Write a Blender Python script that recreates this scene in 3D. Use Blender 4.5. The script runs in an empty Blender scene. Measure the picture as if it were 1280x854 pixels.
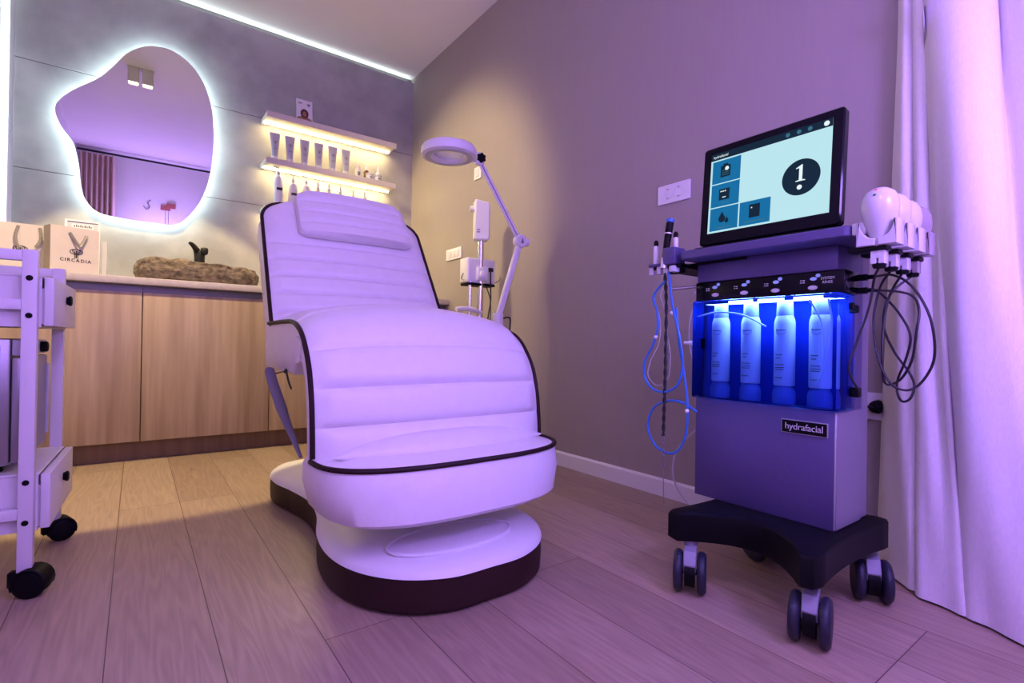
import bpy, bmesh, math, random
from mathutils import Vector, Matrix, noise

S = bpy.context.scene
COL = S.collection
R = math.radians

# ------------------------------------------------------------------ camera, world, lights, exposure
F, YAW, PITCH, ROLL, CAM_H = 637.13, 0.635792, 0.003882, 0.015949, 0.608
_f = Vector((math.sin(YAW) * math.cos(PITCH), math.cos(YAW) * math.cos(PITCH), math.sin(PITCH)))
_r = Vector((math.cos(YAW), -math.sin(YAW), 0))
_u = _r.cross(_f)
_c, _s = math.cos(ROLL), math.sin(ROLL)
AX_R, AX_U, AX_F = _c * _r + _s * _u, -_s * _r + _c * _u, _f
CAM = Vector((0, 0, CAM_H))
cam = bpy.data.cameras.new('camera')
cam.sensor_fit = 'HORIZONTAL'
cam.sensor_width = 36
cam.lens = 36 * F / 1280
cam.clip_start = 0.02
camo = bpy.data.objects.new('camera', cam)
COL.objects.link(camo)
camo.matrix_world = Matrix(((AX_R.x, AX_U.x, -AX_F.x, 0), (AX_R.y, AX_U.y, -AX_F.y, 0),
                            (AX_R.z, AX_U.z, -AX_F.z, CAM_H), (0, 0, 0, 1)))
S.camera = camo

S.view_settings.view_transform = 'Standard'
S.view_settings.look = 'None'
S.view_settings.exposure = 0.0
S.view_settings.gamma = 1.0
S.view_settings.use_curve_mapping = False

W = bpy.data.worlds.new('world')
S.world = W
W.use_nodes = True
W.node_tree.nodes['Background'].inputs[0].default_value = (0.8, 0.75, 1, 1)
W.node_tree.nodes['Background'].inputs[1].default_value = 0.0


def light(name, kind, loc, energy, color, rot=(0, 0, 0), **kw):
    l = bpy.data.lights.new(name, kind)
    l.energy = energy
    l.color = color
    for k, v in kw.items():
        setattr(l, k, v)
    o = bpy.data.objects.new(name, l)
    COL.objects.link(o)
    o.location = loc
    o.rotation_euler = rot
    return o


def aim(src, dst):
    return (Vector(dst) - Vector(src)).to_track_quat('-Z', 'Y').to_euler()


PURPLE = (0.375, 0.205, 1.0)
light('purple_lamp', 'POINT', (1.0, -0.14, 1.15), 30, PURPLE, shadow_soft_size=0.10)
light('purple_lamp', 'POINT', (-0.05, 0.02, 1.05), 11, PURPLE, shadow_soft_size=0.10)
light('purple_wall_fill', 'POINT', (0.25, 0.04, 1.72), 21, PURPLE, shadow_soft_size=0.08)  # added fill, brightens the front wall and ceiling reflected in the mirror
light('soft_white_fill', 'POINT', (0.22, 0.06, 1.72), 4.5, (1.0, 0.84, 0.70), shadow_soft_size=0.2)  # added neutral fill for the ambient level, not a fixture

XL, XR, YF, YB, HC = -0.575, 1.73, -0.30, 3.708, 2.683


def P(x, y, axis, val):
    """world point seen at a photograph position, on the plane axis = val"""
    d = AX_R * ((x - 640) / F) + AX_U * ((427 - y) / F) + AX_F
    i = 'xyz'.index(axis)
    return CAM + d * ((val - CAM[i]) / d[i])


# ------------------------------------------------------------------ materials
def mat(name, col, rough=0.5, metal=0.0, emit=None, estr=0.0, **kw):
    m = bpy.data.materials.new(name)
    m.use_nodes = True
    b = m.node_tree.nodes['Principled BSDF']
    b.inputs['Base Color'].default_value = (*col, 1)
    b.inputs['Roughness'].default_value = rough
    b.inputs['Metallic'].default_value = metal
    if emit:
        b.inputs['Emission Color'].default_value = (*emit, 1)
        b.inputs['Emission Strength'].default_value = estr
    for k, v in kw.items():
        b.inputs[k].default_value = v
    return m


def nodes(m):
    nt = m.node_tree
    return nt, nt.nodes, nt.links, nt.nodes['Principled BSDF']


def noisy(name, c1, c2, scale, rough=0.5, detail=4, stretch=(1, 1, 1), bump=0.0, bscale=None, metal=0, lo=0.3, hi=0.7, **kw):
    m = mat(name, c1, rough, metal, **kw)
    nt, N, L, b = nodes(m)
    tc = N.new('ShaderNodeTexCoord')
    mp = N.new('ShaderNodeMapping')
    mp.inputs['Scale'].default_value = stretch
    L.new(tc.outputs['Object'], mp.inputs['Vector'])
    nz = N.new('ShaderNodeTexNoise')
    nz.inputs['Scale'].default_value = scale
    nz.inputs['Detail'].default_value = detail
    L.new(mp.outputs[0], nz.inputs['Vector'])
    cr = N.new('ShaderNodeValToRGB')
    cr.color_ramp.elements[0].position = lo
    cr.color_ramp.elements[1].position = hi
    cr.color_ramp.elements[0].color = (*c1, 1)
    cr.color_ramp.elements[1].color = (*c2, 1)
    L.new(nz.outputs['Fac'], cr.inputs[0])
    L.new(cr.outputs[0], b.inputs['Base Color'])
    if bump:
        n2 = N.new('ShaderNodeTexNoise')
        n2.inputs['Scale'].default_value = bscale or scale
        n2.inputs['Detail'].default_value = 6
        L.new(mp.outputs[0], n2.inputs['Vector'])
        bp = N.new('ShaderNodeBump')
        bp.inputs['Strength'].default_value = bump
        bp.inputs['Distance'].default_value = 0.01
        L.new(n2.outputs['Fac'], bp.inputs['Height'])
        L.new(bp.outputs[0], b.inputs['Normal'])
    return m


def floor_mat():
    m = mat('oak_planks', (0.4, 0.27, 0.16), 0.38)
    nt, N, L, b = nodes(m)
    tc = N.new('ShaderNodeTexCoord')
    mp = N.new('ShaderNodeMapping')
    mp.inputs['Rotation'].default_value = (0, 0, R(90))
    mp.inputs['Location'].default_value = (0.35, 0.038 - 0.178 * 2, 0)
    L.new(tc.outputs['Object'], mp.inputs[0])
    br = N.new('ShaderNodeTexBrick')
    br.offset = 0.37
    br.offset_frequency = 3
    br.inputs['Color1'].default_value = (0.0, 0.0, 0.0, 1)
    br.inputs['Color2'].default_value = (1, 1, 1, 1)
    br.inputs['Mortar'].default_value = (0.5, 0.5, 0.5, 1)
    br.inputs['Scale'].default_value = 1.0
    br.inputs['Mortar Size'].default_value = 0.0012
    br.inputs['Mortar Smooth'].default_value = 0.3
    br.inputs['Brick Width'].default_value = 1.9
    br.inputs['Row Height'].default_value = 0.178
    L.new(mp.outputs[0], br.inputs['Vector'])
    # grain: noise stretched along the plank, shifted by plank
    mg = N.new('ShaderNodeMapping')
    mg.inputs['Scale'].default_value = (12, 0.9, 1)
    L.new(tc.outputs['Object'], mg.inputs[0])
    add = N.new('ShaderNodeVectorMath')
    add.operation = 'MULTIPLY_ADD'
    add.inputs[1].default_value = (7, 13, 3)
    L.new(br.outputs['Color'], add.inputs[0])
    L.new(mg.outputs[0], add.inputs[2])
    ng = N.new('ShaderNodeTexNoise')
    ng.inputs['Scale'].default_value = 1.4
    ng.inputs['Detail'].default_value = 2
    ng.inputs['Distortion'].default_value = 0.35
    L.new(add.outputs[0], ng.inputs['Vector'])
    ms = N.new('ShaderNodeMath')
    ms.operation = 'MULTIPLY'
    ms.inputs[1].default_value = 22
    L.new(ng.outputs['Fac'], ms.inputs[0])
    fr = N.new('ShaderNodeMath')
    fr.operation = 'PINGPONG'
    fr.inputs[1].default_value = 1.0
    L.new(ms.outputs[0], fr.inputs[0])
    fine = N.new('ShaderNodeTexNoise')
    fine.inputs['Scale'].default_value = 14
    fine.inputs['Detail'].default_value = 6
    mf = N.new('ShaderNodeMapping')
    mf.inputs['Scale'].default_value = (8, 0.5, 1)
    L.new(tc.outputs['Object'], mf.inputs[0])
    L.new(mf.outputs[0], fine.inputs['Vector'])
    r1 = N.new('ShaderNodeValToRGB')
    r1.color_ramp.elements[0].color = (0.42, 0.30, 0.20, 1)
    r1.color_ramp.elements[1].color = (0.55, 0.41, 0.285, 1)
    L.new(br.outputs['Color'], r1.inputs[0])
    mx = N.new('ShaderNodeMix')
    mx.data_type = 'RGBA'
    mx.blend_type = 'MULTIPLY'
    mx.inputs[0].default_value = 0.17
    L.new(r1.outputs[0], mx.inputs[6])
    L.new(fr.outputs[0], mx.inputs[7])
    mx2 = N.new('ShaderNodeMix')
    mx2.data_type = 'RGBA'
    mx2.blend_type = 'MULTIPLY'
    mx2.inputs[0].default_value = 0.35
    L.new(mx.outputs[2], mx2.inputs[6])
    L.new(fine.outputs['Fac'], mx2.inputs[7])
    # knots
    vo = N.new('ShaderNodeTexVoronoi')
    vo.inputs['Scale'].default_value = 1.0
    mv = N.new('ShaderNodeMapping')
    mv.inputs['Scale'].default_value = (3.4, 2.1, 1)
    L.new(tc.outputs['Object'], mv.inputs[0])
    L.new(mv.outputs[0], vo.inputs['Vector'])
    rk = N.new('ShaderNodeValToRGB')
    rk.color_ramp.elements[0].position = 0.015
    rk.color_ramp.elements[1].position = 0.06
    rk.color_ramp.elements[0].color = (0.25, 0.2, 0.17, 1)
    rk.color_ramp.elements[1].color = (1, 1, 1, 1)
    L.new(vo.outputs['Distance'], rk.inputs[0])
    mx3 = N.new('ShaderNodeMix')
    mx3.data_type = 'RGBA'
    mx3.blend_type = 'MULTIPLY'
    mx3.inputs[0].default_value = 0.8
    L.new(mx2.outputs[2], mx3.inputs[6])
    L.new(rk.outputs[0], mx3.inputs[7])
    mx4 = N.new('ShaderNodeMix')
    mx4.data_type = 'RGBA'
    L.new(br.outputs['Fac'], mx4.inputs[0])
    L.new(mx3.outputs[2], mx4.inputs[6])
    mx4.inputs[7].default_value = (0.09, 0.055, 0.035, 1)
    L.new(mx4.outputs[2], b.inputs['Base Color'])
    bp = N.new('ShaderNodeBump')
    bp.inputs['Strength'].default_value = 0.12
    bp.inputs['Distance'].default_value = 0.004
    L.new(fine.outputs['Fac'], bp.inputs['Height'])
    L.new(bp.outputs[0], b.inputs['Normal'])
    return m


def wood_mat(name, c1, c2, rough=0.45):
    m = noisy(name, c1, c2, 3.0, rough, 6, (9, 9, 0.55), lo=0.32, hi=0.68)
    return m


M = {}
M['floor'] = floor_mat()
M['concrete'] = noisy('grey_concrete', (0.32, 0.32, 0.30), (0.42, 0.415, 0.39), 5.0, 0.75, 12, bump=0.08, bscale=30, lo=0.36, hi=0.64)
M['groove'] = mat('dark_joint', (0.12, 0.11, 0.105), 0.9)
M['beige'] = noisy('beige_wall_covering', (0.355, 0.31, 0.275), (0.365, 0.32, 0.285), 60, 0.8, 3, (1, 1, 0.1), bump=0.03, bscale=220)
M['ceiling'] = noisy('ceiling_paint', (0.78, 0.765, 0.72), (0.80, 0.785, 0.74), 3, 0.85)
M['white_wall'] = noisy('white_wall_paint', (0.78, 0.76, 0.75), (0.81, 0.79, 0.78), 4, 0.8)
M['white_trim'] = mat('white_trim', (0.78, 0.76, 0.75), 0.45)
M['oak'] = wood_mat('light_oak_veneer', (0.35, 0.25, 0.16), (0.50, 0.375, 0.255))
M['plinth'] = wood_mat('brown_plinth', (0.17, 0.10, 0.06), (0.22, 0.135, 0.085))
M['worktop'] = noisy('stone_worktop', (0.50, 0.45, 0.41), (0.58, 0.53, 0.49), 40, 0.35)
M['alu'] = mat('brushed_aluminium', (0.55, 0.55, 0.56), 0.35, 0.9)
M['rail'] = mat('grey_grip_profile', (0.26, 0.25, 0.26), 0.45, 0.3)
M['chrome'] = mat('chrome', (0.75, 0.75, 0.76), 0.16, 1.0)
M['mirror'] = mat('mirror_silver', (0.93, 0.93, 0.93), 0.0, 1.0)
M['dark'] = mat('dark_gap', (0.015, 0.013, 0.013), 0.8)
M['led_white'] = mat('white_led', (0.9, 0.95, 1), 0.5, emit=(0.72, 0.95, 1.0), estr=39)
M['led_side'] = mat('white_led_profile', (0.9, 0.95, 1), 0.5, emit=(0.80, 0.97, 1.0), estr=8)
M['led_warm'] = mat('warm_led', (1, 0.9, 0.6), 0.5, emit=(1.0, 0.76, 0.36), estr=60)
M['led_blue'] = mat('blue_white_led', (0.8, 0.85, 1), 0.5, emit=(0.35, 0.45, 1.0), estr=16)
M['lamp_face'] = mat('lit_lamp_face', (1, 0.9, 0.7), 0.5, emit=(1.0, 0.80, 0.50), estr=7)
M['leather'] = noisy('white_leatherette', (0.80, 0.775, 0.76), (0.83, 0.805, 0.79), 30, 0.42, bump=0.05, bscale=160)
M['leather_pad'] = M['leather']
M['piping'] = mat('dark_brown_piping', (0.022, 0.008, 0.009), 0.5, **{'Specular IOR Level': 0.2})
M['brown_band'] = mat('dark_brown_vinyl', (0.028, 0.011, 0.010), 0.5, **{'Specular IOR Level': 0.2})
M['white_plastic'] = mat('white_plastic', (0.80, 0.79, 0.79), 0.35)
M['white_paint'] = mat('white_powder_coat', (0.80, 0.78, 0.77), 0.42)
M['trolley_white'] = noisy('white_painted_steel', (0.74, 0.71, 0.70), (0.77, 0.74, 0.73), 8, 0.45)
M['black'] = mat('black_plastic', (0.004, 0.004, 0.005), 0.5, **{'Specular IOR Level': 0.12})
M['black_gloss'] = mat('black_glass', (0.004, 0.004, 0.006), 0.14, **{'Specular IOR Level': 0.18})
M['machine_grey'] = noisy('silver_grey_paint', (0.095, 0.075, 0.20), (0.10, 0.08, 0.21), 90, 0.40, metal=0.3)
M['machine_side'] = mat('pale_grey_side_paint', (0.24, 0.22, 0.28), 0.4, 0.2)
M['machine_light'] = mat('light_grey_edge', (0.36, 0.36, 0.38), 0.4, 0.2)
M['wheel'] = mat('dark_blue_grey_tyre', (0.014, 0.015, 0.035), 0.5)
M['caster_grey'] = mat('light_grey_plastic', (0.27, 0.27, 0.33), 0.4)
M['blue_hose'] = mat('blue_hose', (0.03, 0.16, 0.5), 0.35)
M['clear_tube'] = mat('translucent_tube', (0.75, 0.75, 0.8), 0.2, Alpha=0.55)
M['cable'] = mat('black_cable', (0.012, 0.01, 0.014), 0.5)
M['curtain'] = noisy('white_linen_curtain', (0.80, 0.77, 0.76), (0.86, 0.83, 0.82), 260, 0.9, 3, (1, 1, 0.25), bump=0.15, bscale=500)
M['curtain_taupe'] = noisy('taupe_curtain', (0.58, 0.43, 0.36), (0.64, 0.48, 0.40), 200, 0.9, 3, (1, 1, 0.25))
M['stone'] = noisy('rough_brown_stone', (0.075, 0.055, 0.04), (0.28, 0.215, 0.155), 30, 0.9, 14, (1, 1, 1.4), bump=0.9, bscale=55, lo=0.36, hi=0.66)
M['bronze'] = noisy('black_bronze', (0.012, 0.012, 0.010), (0.035, 0.035, 0.025), 40, 0.45, metal=0.5)
M['bag'] = noisy('cream_paper', (0.56, 0.50, 0.46), (0.59, 0.53, 0.49), 20, 0.7)
M['bag_side'] = noisy('taupe_paper', (0.30, 0.26, 0.22), (0.33, 0.285, 0.245), 20, 0.7)
M['ribbon'] = mat('grey_satin_ribbon', (0.20, 0.185, 0.165), 0.35)
M['ink'] = mat('dark_print', (0.02, 0.018, 0.018), 0.6)
M['ink_grey'] = mat('grey_print', (0.22, 0.21, 0.22), 0.6)
M['paper'] = mat('white_card', (0.80, 0.78, 0.78), 0.6)
M['skin_print'] = mat('tan_print', (0.36, 0.17, 0.09), 0.6)
M['hair_print'] = mat('brown_print', (0.09, 0.03, 0.02), 0.6)
M['tube'] = mat('pale_grey_tube', (0.52, 0.53, 0.56), 0.35)
M['amber'] = mat('amber_glass', (0.10, 0.03, 0.008), 0.15)
M['shelf'] = noisy('pale_shelf_laminate', (0.60, 0.54, 0.50), (0.64, 0.58, 0.54), 12, 0.5)
M['clear'] = mat('clear_acrylic', (0.85, 0.8, 0.82), 0.05, Alpha=0.32)
M['glass'] = mat('clear_lens', (0.9, 0.92, 0.95), 0.03, Alpha=0.35)
M['tank'] = mat('blue_clear_acrylic', (0.34, 0.55, 1.0), 0.05, **{'Transmission Weight': 1.0, 'IOR': 1.08})
M['tank_back'] = mat('blue_lined_recess', (0.05, 0.08, 0.32), 0.5)
M['bottle'] = mat('white_solution_bottle', (0.78, 0.80, 0.84), 0.4)
M['bottle_cap'] = mat('translucent_cap', (0.28, 0.30, 0.42), 0.4)
M['handpiece'] = mat('glossy_pearl_plastic', (0.56, 0.55, 0.57), 0.22)
M['handpiece_grey'] = mat('taupe_pearl_plastic', (0.30, 0.26, 0.26), 0.25)
M['red'] = mat('red_led', (0.5, 0.01, 0.03), 0.4, emit=(0.9, 0.02, 0.1), estr=0.6)
M['green'] = mat('green_mark', (0.02, 0.25, 0.06), 0.4)
M['metal_dark'] = mat('dull_steel', (0.38, 0.37, 0.38), 0.35, 0.85)
M['purple_strap'] = mat('lilac_grey_strap', (0.17, 0.15, 0.19), 0.6)
M['wall_art_red'] = mat('dusty_pink_metal', (0.40, 0.12, 0.10), 0.5)


def emis(name, col, s):
    return mat(name, (0.004, 0.004, 0.004), 0.3, emit=col, estr=s, **{'Specular IOR Level': 0.05})


M['scr_bg'] = emis('screen_pale_blue', (0.52, 0.83, 0.90), 0.95)
M['scr_tile'] = emis('screen_tile_blue', (0.006, 0.165, 0.385), 0.95)
M['scr_dark'] = emis('screen_dark_navy', (0.006, 0.025, 0.05), 0.8)
M['scr_white'] = emis('screen_white', (0.85, 0.97, 1.0), 0.95)
M['scr_mid'] = emis('screen_faint_text', (0.05, 0.20, 0.30), 0.8)
M['panel_icon'] = mat('pale_blue_icon', (0.35, 0.45, 0.7), 0.4, emit=(0.2, 0.35, 0.9), estr=0.25)
M['silver_print'] = mat('silver_print', (0.65, 0.65, 0.68), 0.3, 0.4)


# ------------------------------------------------------------------ mesh helpers
def merge(bm, tmp, mx=None, mi=0):
    vm = {}
    for v in tmp.verts:
        vm[v] = bm.verts.new(mx @ v.co if mx else v.co)
    for f in tmp.faces:
        try:
            nf = bm.faces.new([vm[v] for v in f.verts])
            nf.material_index = mi
        except ValueError:
            pass
    tmp.free()


def box(bm, x0, x1, y0, y1, z0, z1, bev=0.0, seg=2, mx=None, mi=0):
    t = bmesh.new()
    bmesh.ops.create_cube(t, size=1)
    for v in t.verts:
        v.co = Vector(((x0 + x1) / 2 + v.co.x * (x1 - x0), (y0 + y1) / 2 + v.co.y * (y1 - y0), (z0 + z1) / 2 + v.co.z * (z1 - z0)))
    if bev:
        bmesh.ops.bevel(t, geom=list(t.edges), offset=bev, segments=seg, profile=0.5, affect='EDGES')
    merge(bm, t, mx, mi)
    return bm


def loft(bm, rings, cap0=True, cap1=True, closed=True, mi=0):
    vr = [[bm.verts.new(p) for p in ring] for ring in rings]
    n = len(vr[0])
    for a, b in zip(vr, vr[1:]):
        for i in range(n if closed else n - 1):
            j = (i + 1) % n
            f = bm.faces.new((a[i], a[j], b[j], b[i]))
            f.material_index = mi
    if cap0:
        bm.faces.new(vr[0][::-1]).material_index = mi
    if cap1:
        bm.faces.new(vr[-1]).material_index = mi
    return vr


def lathe(bm, prof, seg=24, mx=None, mi=0, cap0=True, cap1=True):
    rings = []
    for r, z in prof:
        ring = [Vector((max(r, 1e-5) * math.cos(2 * math.pi * i / seg), max(r, 1e-5) * math.sin(2 * math.pi * i / seg), z)) for i in range(seg)]
        rings.append([mx @ p for p in ring] if mx else ring)
    loft(bm, rings, cap0, cap1, True, mi)
    return bm


def T(x, y, z):
    return Matrix.Translation((x, y, z))


def align(p, d):
    """matrix that puts local z along d, origin at p"""
    q = Vector((0, 0, 1)).rotation_difference(Vector(d).normalized())
    return Matrix.Translation(p) @ q.to_matrix().to_4x4()


def cyl(bm, a, b, r, seg=20, mi=0, r2=None, bev=0.0):
    a, b = Vector(a), Vector(b)
    h = (b - a).length
    r2 = r if r2 is None else r2
    if bev:
        pr = [(r - bev, 0), (r, bev), (r2, h - bev), (r2 - bev, h)]
    else:
        pr = [(r, 0), (r2, h)]
    return lathe(bm, pr, seg, align(a, b - a), mi)


def crv(pts, n=8, closed=False):
    pts = [Vector(p) for p in pts]
    out = []
    m = len(pts)
    rng = range(m) if closed else range(m - 1)
    for i in rng:
        if closed:
            p0, p1, p2, p3 = pts[i - 1], pts[i], pts[(i + 1) % m], pts[(i + 2) % m]
        else:
            p1, p2 = pts[i], pts[i + 1]
            p0 = pts[i - 1] if i else p1 * 2 - p2
            p3 = pts[i + 2] if i + 2 < m else p2 * 2 - p1
        for k in range(n):
            t = k / n
            out.append(0.5 * ((2 * p1) + (p2 - p0) * t + (2 * p0 - 5 * p1 + 4 * p2 - p3) * t * t + (3 * p1 - p0 - 3 * p2 + p3) * t ** 3))
    if not closed:
        out.append(pts[-1])
    return out


def tube(bm, pts, r, seg=8, closed=False, mi=0, flat=1.0):
    pts = [Vector(p) for p in pts]
    n = len(pts)
    rings = []
    prev = None
    for i in range(n):
        if closed:
            d = pts[(i + 1) % n] - pts[i - 1]
        else:
            d = pts[min(i + 1, n - 1)] - pts[max(i - 1, 0)]
        if d.length < 1e-9:
            d = Vector((0, 0, 1))
        d.normalize()
        if prev is None:
            a = Vector((0, 0, 1)) if abs(d.z) < 0.9 else Vector((1, 0, 0))
            prev = (a - d * a.dot(d)).normalized()
        else:
            prev = (prev - d * prev.dot(d)).normalized()
        b = d.cross(prev)
        rr = r[i] if isinstance(r, (list, tuple)) else r
        rings.append([pts[i] + (prev * math.cos(2 * math.pi * k / seg) + b * flat * math.sin(2 * math.pi * k / seg)) * rr for k in range(seg)])
    if closed:
        rings.append(rings[0])
        loft(bm, rings, False, False, True, mi)
        bmesh.ops.remove_doubles(bm, verts=list(bm.verts), dist=1e-6)
    else:
        loft(bm, rings, True, True, True, mi)
    return bm


def prism(bm, poly, fn, d0, d1, mi=0, bev=0.0):
    """poly of 2-D points, fn(a, b, d) -> world; extruded from d0 to d1 with small chamfer"""
    def off(k):
        n = len(poly)
        area = sum(poly[i][0] * poly[(i + 1) % n][1] - poly[(i + 1) % n][0] * poly[i][1] for i in range(n))
        sg = 1 if area > 0 else -1
        res = []
        for i in range(n):
            p0, p1, p2 = Vector(poly[i - 1]), Vector(poly[i]), Vector(poly[(i + 1) % n])
            e1 = (p1 - p0)
            e2 = (p2 - p1)
            n1 = Vector((-e1.y, e1.x)).normalized() if e1.length else Vector((0, 0))
            n2 = Vector((-e2.y, e2.x)).normalized() if e2.length else Vector((0, 0))
            nn = (n1 + n2)
            nn = nn.normalized() if nn.length > 1e-6 else n1
            res.append(p1 + nn * sg * k)
        return res
    if bev:
        s = 1 if d1 > d0 else -1
        q = off(bev)
        seq = [(q, d0), (poly, d0 + s * bev), (poly, d1 - s * bev), (q, d1)]
    else:
        seq = [(poly, d0), (poly, d1)]
    loft(bm, [[Vector(fn(p[0], p[1], d)) for p in pl] for pl, d in seq], mi=mi)
    bmesh.ops.recalc_face_normals(bm, faces=list(bm.faces))
    return bm


def offset_ring(ring, k):
    n = len(ring)
    area = sum(ring[i].x * ring[(i + 1) % n].y - ring[(i + 1) % n].x * ring[i].y for i in range(n))
    sg = 1 if area > 0 else -1
    out = []
    for i in range(n):
        d = ring[(i + 1) % n] - ring[i - 1]
        nn = Vector((-d.y, d.x, 0))
        nn = nn.normalized() if nn.length > 1e-9 else nn
        out.append(ring[i] + nn * sg * k)
    return out


def rounded(x0, x1, y0, y1, r, n=5):
    out = []
    for cx, cy, a0 in ((x1 - r, y0 + r, -90), (x1 - r, y1 - r, 0), (x0 + r, y1 - r, 90), (x0 + r, y0 + r, 180)):
        for k in range(n + 1):
            a = R(a0 + 90 * k / n)
            out.append((cx + r * math.cos(a), cy + r * math.sin(a)))
    return out


def clusters(bm):
    seen, isl = set(), []
    for v in bm.verts:
        if v in seen:
            continue
        st, got = [v], []
        seen.add(v)
        while st:
            a = st.pop()
            got.append(a)
            for e in a.link_edges:
                b = e.other_vert(a)
                if b not in seen:
                    seen.add(b)
                    st.append(b)
        isl.append(got)
    if len(isl) < 2 or len(isl) > 60:
        return [[v for g in isl for v in g]]
    bb = [([min(v.co[k] for v in g) for k in range(3)], [max(v.co[k] for v in g) for k in range(3)]) for g in isl]
    par = list(range(len(isl)))

    def find(i):
        while par[i] != i:
            i = par[i]
        return i
    for i in range(len(isl)):
        for j in range(i):
            gap = math.sqrt(sum(max(0, bb[i][0][k] - bb[j][1][k], bb[j][0][k] - bb[i][1][k]) ** 2 for k in range(3)))
            size = max(max(bb[q][1][k] - bb[q][0][k] for k in range(3)) for q in (i, j))
            if gap <= max(0.0199, 0.499 * size):
                par[find(i)] = find(j)
    out_ = {}
    for i, g in enumerate(isl):
        out_.setdefault(find(i), []).extend(g)
    return list(out_.values())


def obj(name, bm, m, parent=None, smooth=True, angle=40, recalc=True):
    """link bm as one mesh object; pieces of a part that stand apart become parts of their own"""
    if parent is not None:
        cl = clusters(bm)
        if len(cl) > 1:
            res = None
            for g in cl:
                keep = set(g)
                t = bmesh.new()
                vm = {v: t.verts.new(v.co) for v in g}
                for f in bm.faces:
                    if f.verts[0] in keep:
                        t.faces.new([vm[v] for v in f.verts]).material_index = f.material_index
                o = obj1(name, t, m, parent, smooth, angle, recalc)
                res = res or o
            bm.free()
            return res
    return obj1(name, bm, m, parent, smooth, angle, recalc)


def obj1(name, bm, m, parent=None, smooth=True, angle=40, recalc=True):
    if recalc:
        bmesh.ops.recalc_face_normals(bm, faces=list(bm.faces))
    me = bpy.data.meshes.new(name)
    bm.to_mesh(me)
    bm.free()
    for x in (m if isinstance(m, (list, tuple)) else [m]):
        me.materials.append(x if not isinstance(x, str) else M[x])
    if smooth:
        me.polygons.foreach_set('use_smooth', [True] * len(me.polygons))
        me.set_sharp_from_angle(angle=R(angle))
    o = bpy.data.objects.new(name, me)
    COL.objects.link(o)
    if parent is not None:
        w = Matrix.Identity(4)
        p = parent
        chain = []
        while p is not None:
            chain.append(p)
            p = p.parent
        for q in reversed(chain):
            w = w @ q.matrix_basis
        me.transform(w.inverted())
        o.parent = parent
    return o


def tag(o, label, cat, group=None):
    o['label'] = label
    o['category'] = cat
    if group:
        o['group'] = group
    return o


def thing(name, label, cat, loc=(0, 0, 0), rotz=0.0, group=None):
    o = bpy.data.objects.new(name, None)
    o.empty_display_size = 0.05
    COL.objects.link(o)
    o.location = loc
    o.rotation_euler = (0, 0, rotz)
    return tag(o, label, cat, group)


def solo(name, bm, m, label, cat, group=None, loc=None, **kw):
    """a thing that is one mesh, its origin moved to loc"""
    o = obj(name, bm, m, None, **kw)
    if loc:
        o.data.transform(T(*loc).inverted())
        o.location = loc
    return tag(o, label, cat, group)


def struct(name, bm, m, **kw):
    o = obj(name, bm, m, None, **kw)
    o['kind'] = 'structure'
    return o


def dup(root, loc, label, rotz=None, group=None):
    r = root.copy()
    COL.objects.link(r)
    r.location = loc
    if rotz is not None:
        r.rotation_euler = (0, 0, rotz)
    r['label'] = label
    if group:
        r['group'] = group
    for ch in list(root.children):
        c = ch.copy()
        COL.objects.link(c)
        c.parent = r
        for g in list(ch.children):
            d = g.copy()
            COL.objects.link(d)
            d.parent = c
    return r


def text(bm, s, size, mx, mi=0, depth=0.0004, spacing=1.0, bold=0.0):
    cu = bpy.data.curves.new('lettering', 'FONT')
    cu.body = s
    cu.size = size
    cu.align_x = 'CENTER'
    cu.align_y = 'CENTER'
    cu.extrude = depth
    cu.space_character = spacing
    cu.offset = bold
    ob = bpy.data.objects.new('lettering', cu)
    COL.objects.link(ob)
    dg = bpy.context.evaluated_depsgraph_get()
    me = bpy.data.meshes.new_from_object(ob.evaluated_get(dg))
    t = bmesh.new()
    t.from_mesh(me)
    merge(bm, t, mx, mi)
    bpy.data.objects.remove(ob)
    bpy.data.curves.remove(cu)
    bpy.data.meshes.remove(me)
    return bm


def frame_mx(o, ex, ey, ez):
    ex, ey, ez = Vector(ex), Vector(ey), Vector(ez)
    return Matrix(((ex.x, ey.x, ez.x, o[0]), (ex.y, ey.y, ez.y, o[1]), (ex.z, ey.z, ez.z, o[2]), (0, 0, 0, 1)))


B = bmesh.new

# ------------------------------------------------------------------ room shell
struct('floor', box(B(), XL - 0.05, XR + 0.05, YF - 0.05, YB + 0.1, -0.05, 0), 'floor', smooth=False)
struct('ceiling', box(B(), XL - 0.05, XR + 0.05, 0.30, YB + 0.1, HC, HC + 0.16), 'ceiling', smooth=False)
struct('trim_0', box(B(), XL - 0.05, XR + 0.05, YF - 0.05, 0.30, HC + 0.08, HC + 0.16), 'ceiling', smooth=False)
struct('wall_right', box(B(), XR, XR + 0.1, YF - 0.05, YB + 0.1, -0.02, HC + 0.12), 'beige', smooth=False)
struct('wall_left', box(B(), XL - 0.1, XL, YF - 0.05, YB + 0.1, -0.02, HC + 0.12), 'white_wall', smooth=False)
struct('wall_front', box(B(), XL - 0.05, XR + 0.05, YF - 0.1, YF, -0.02, HC + 0.16), 'white_wall', smooth=False)
bm = B()
box(bm, XL - 0.05, XR + 0.05, YB + 0.004, YB + 0.1, -0.02, HC - 0.050, mi=1)
box(bm, XL - 0.05, XR + 0.05, YB + 0.034, YB + 0.1, HC - 0.050, HC + 0.12, mi=1)
for z0, z1 in ((0.0, 0.90), (0.903, 1.494), (1.4975, 2.073), (2.0765, HC - 0.035)):
    box(bm, -0.548, XR, YB, YB + 0.02, z0, z1, 0.0015, 1)
struct('wall_back', bm, ['concrete', 'groove'], smooth=False)
bm = B()
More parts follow.
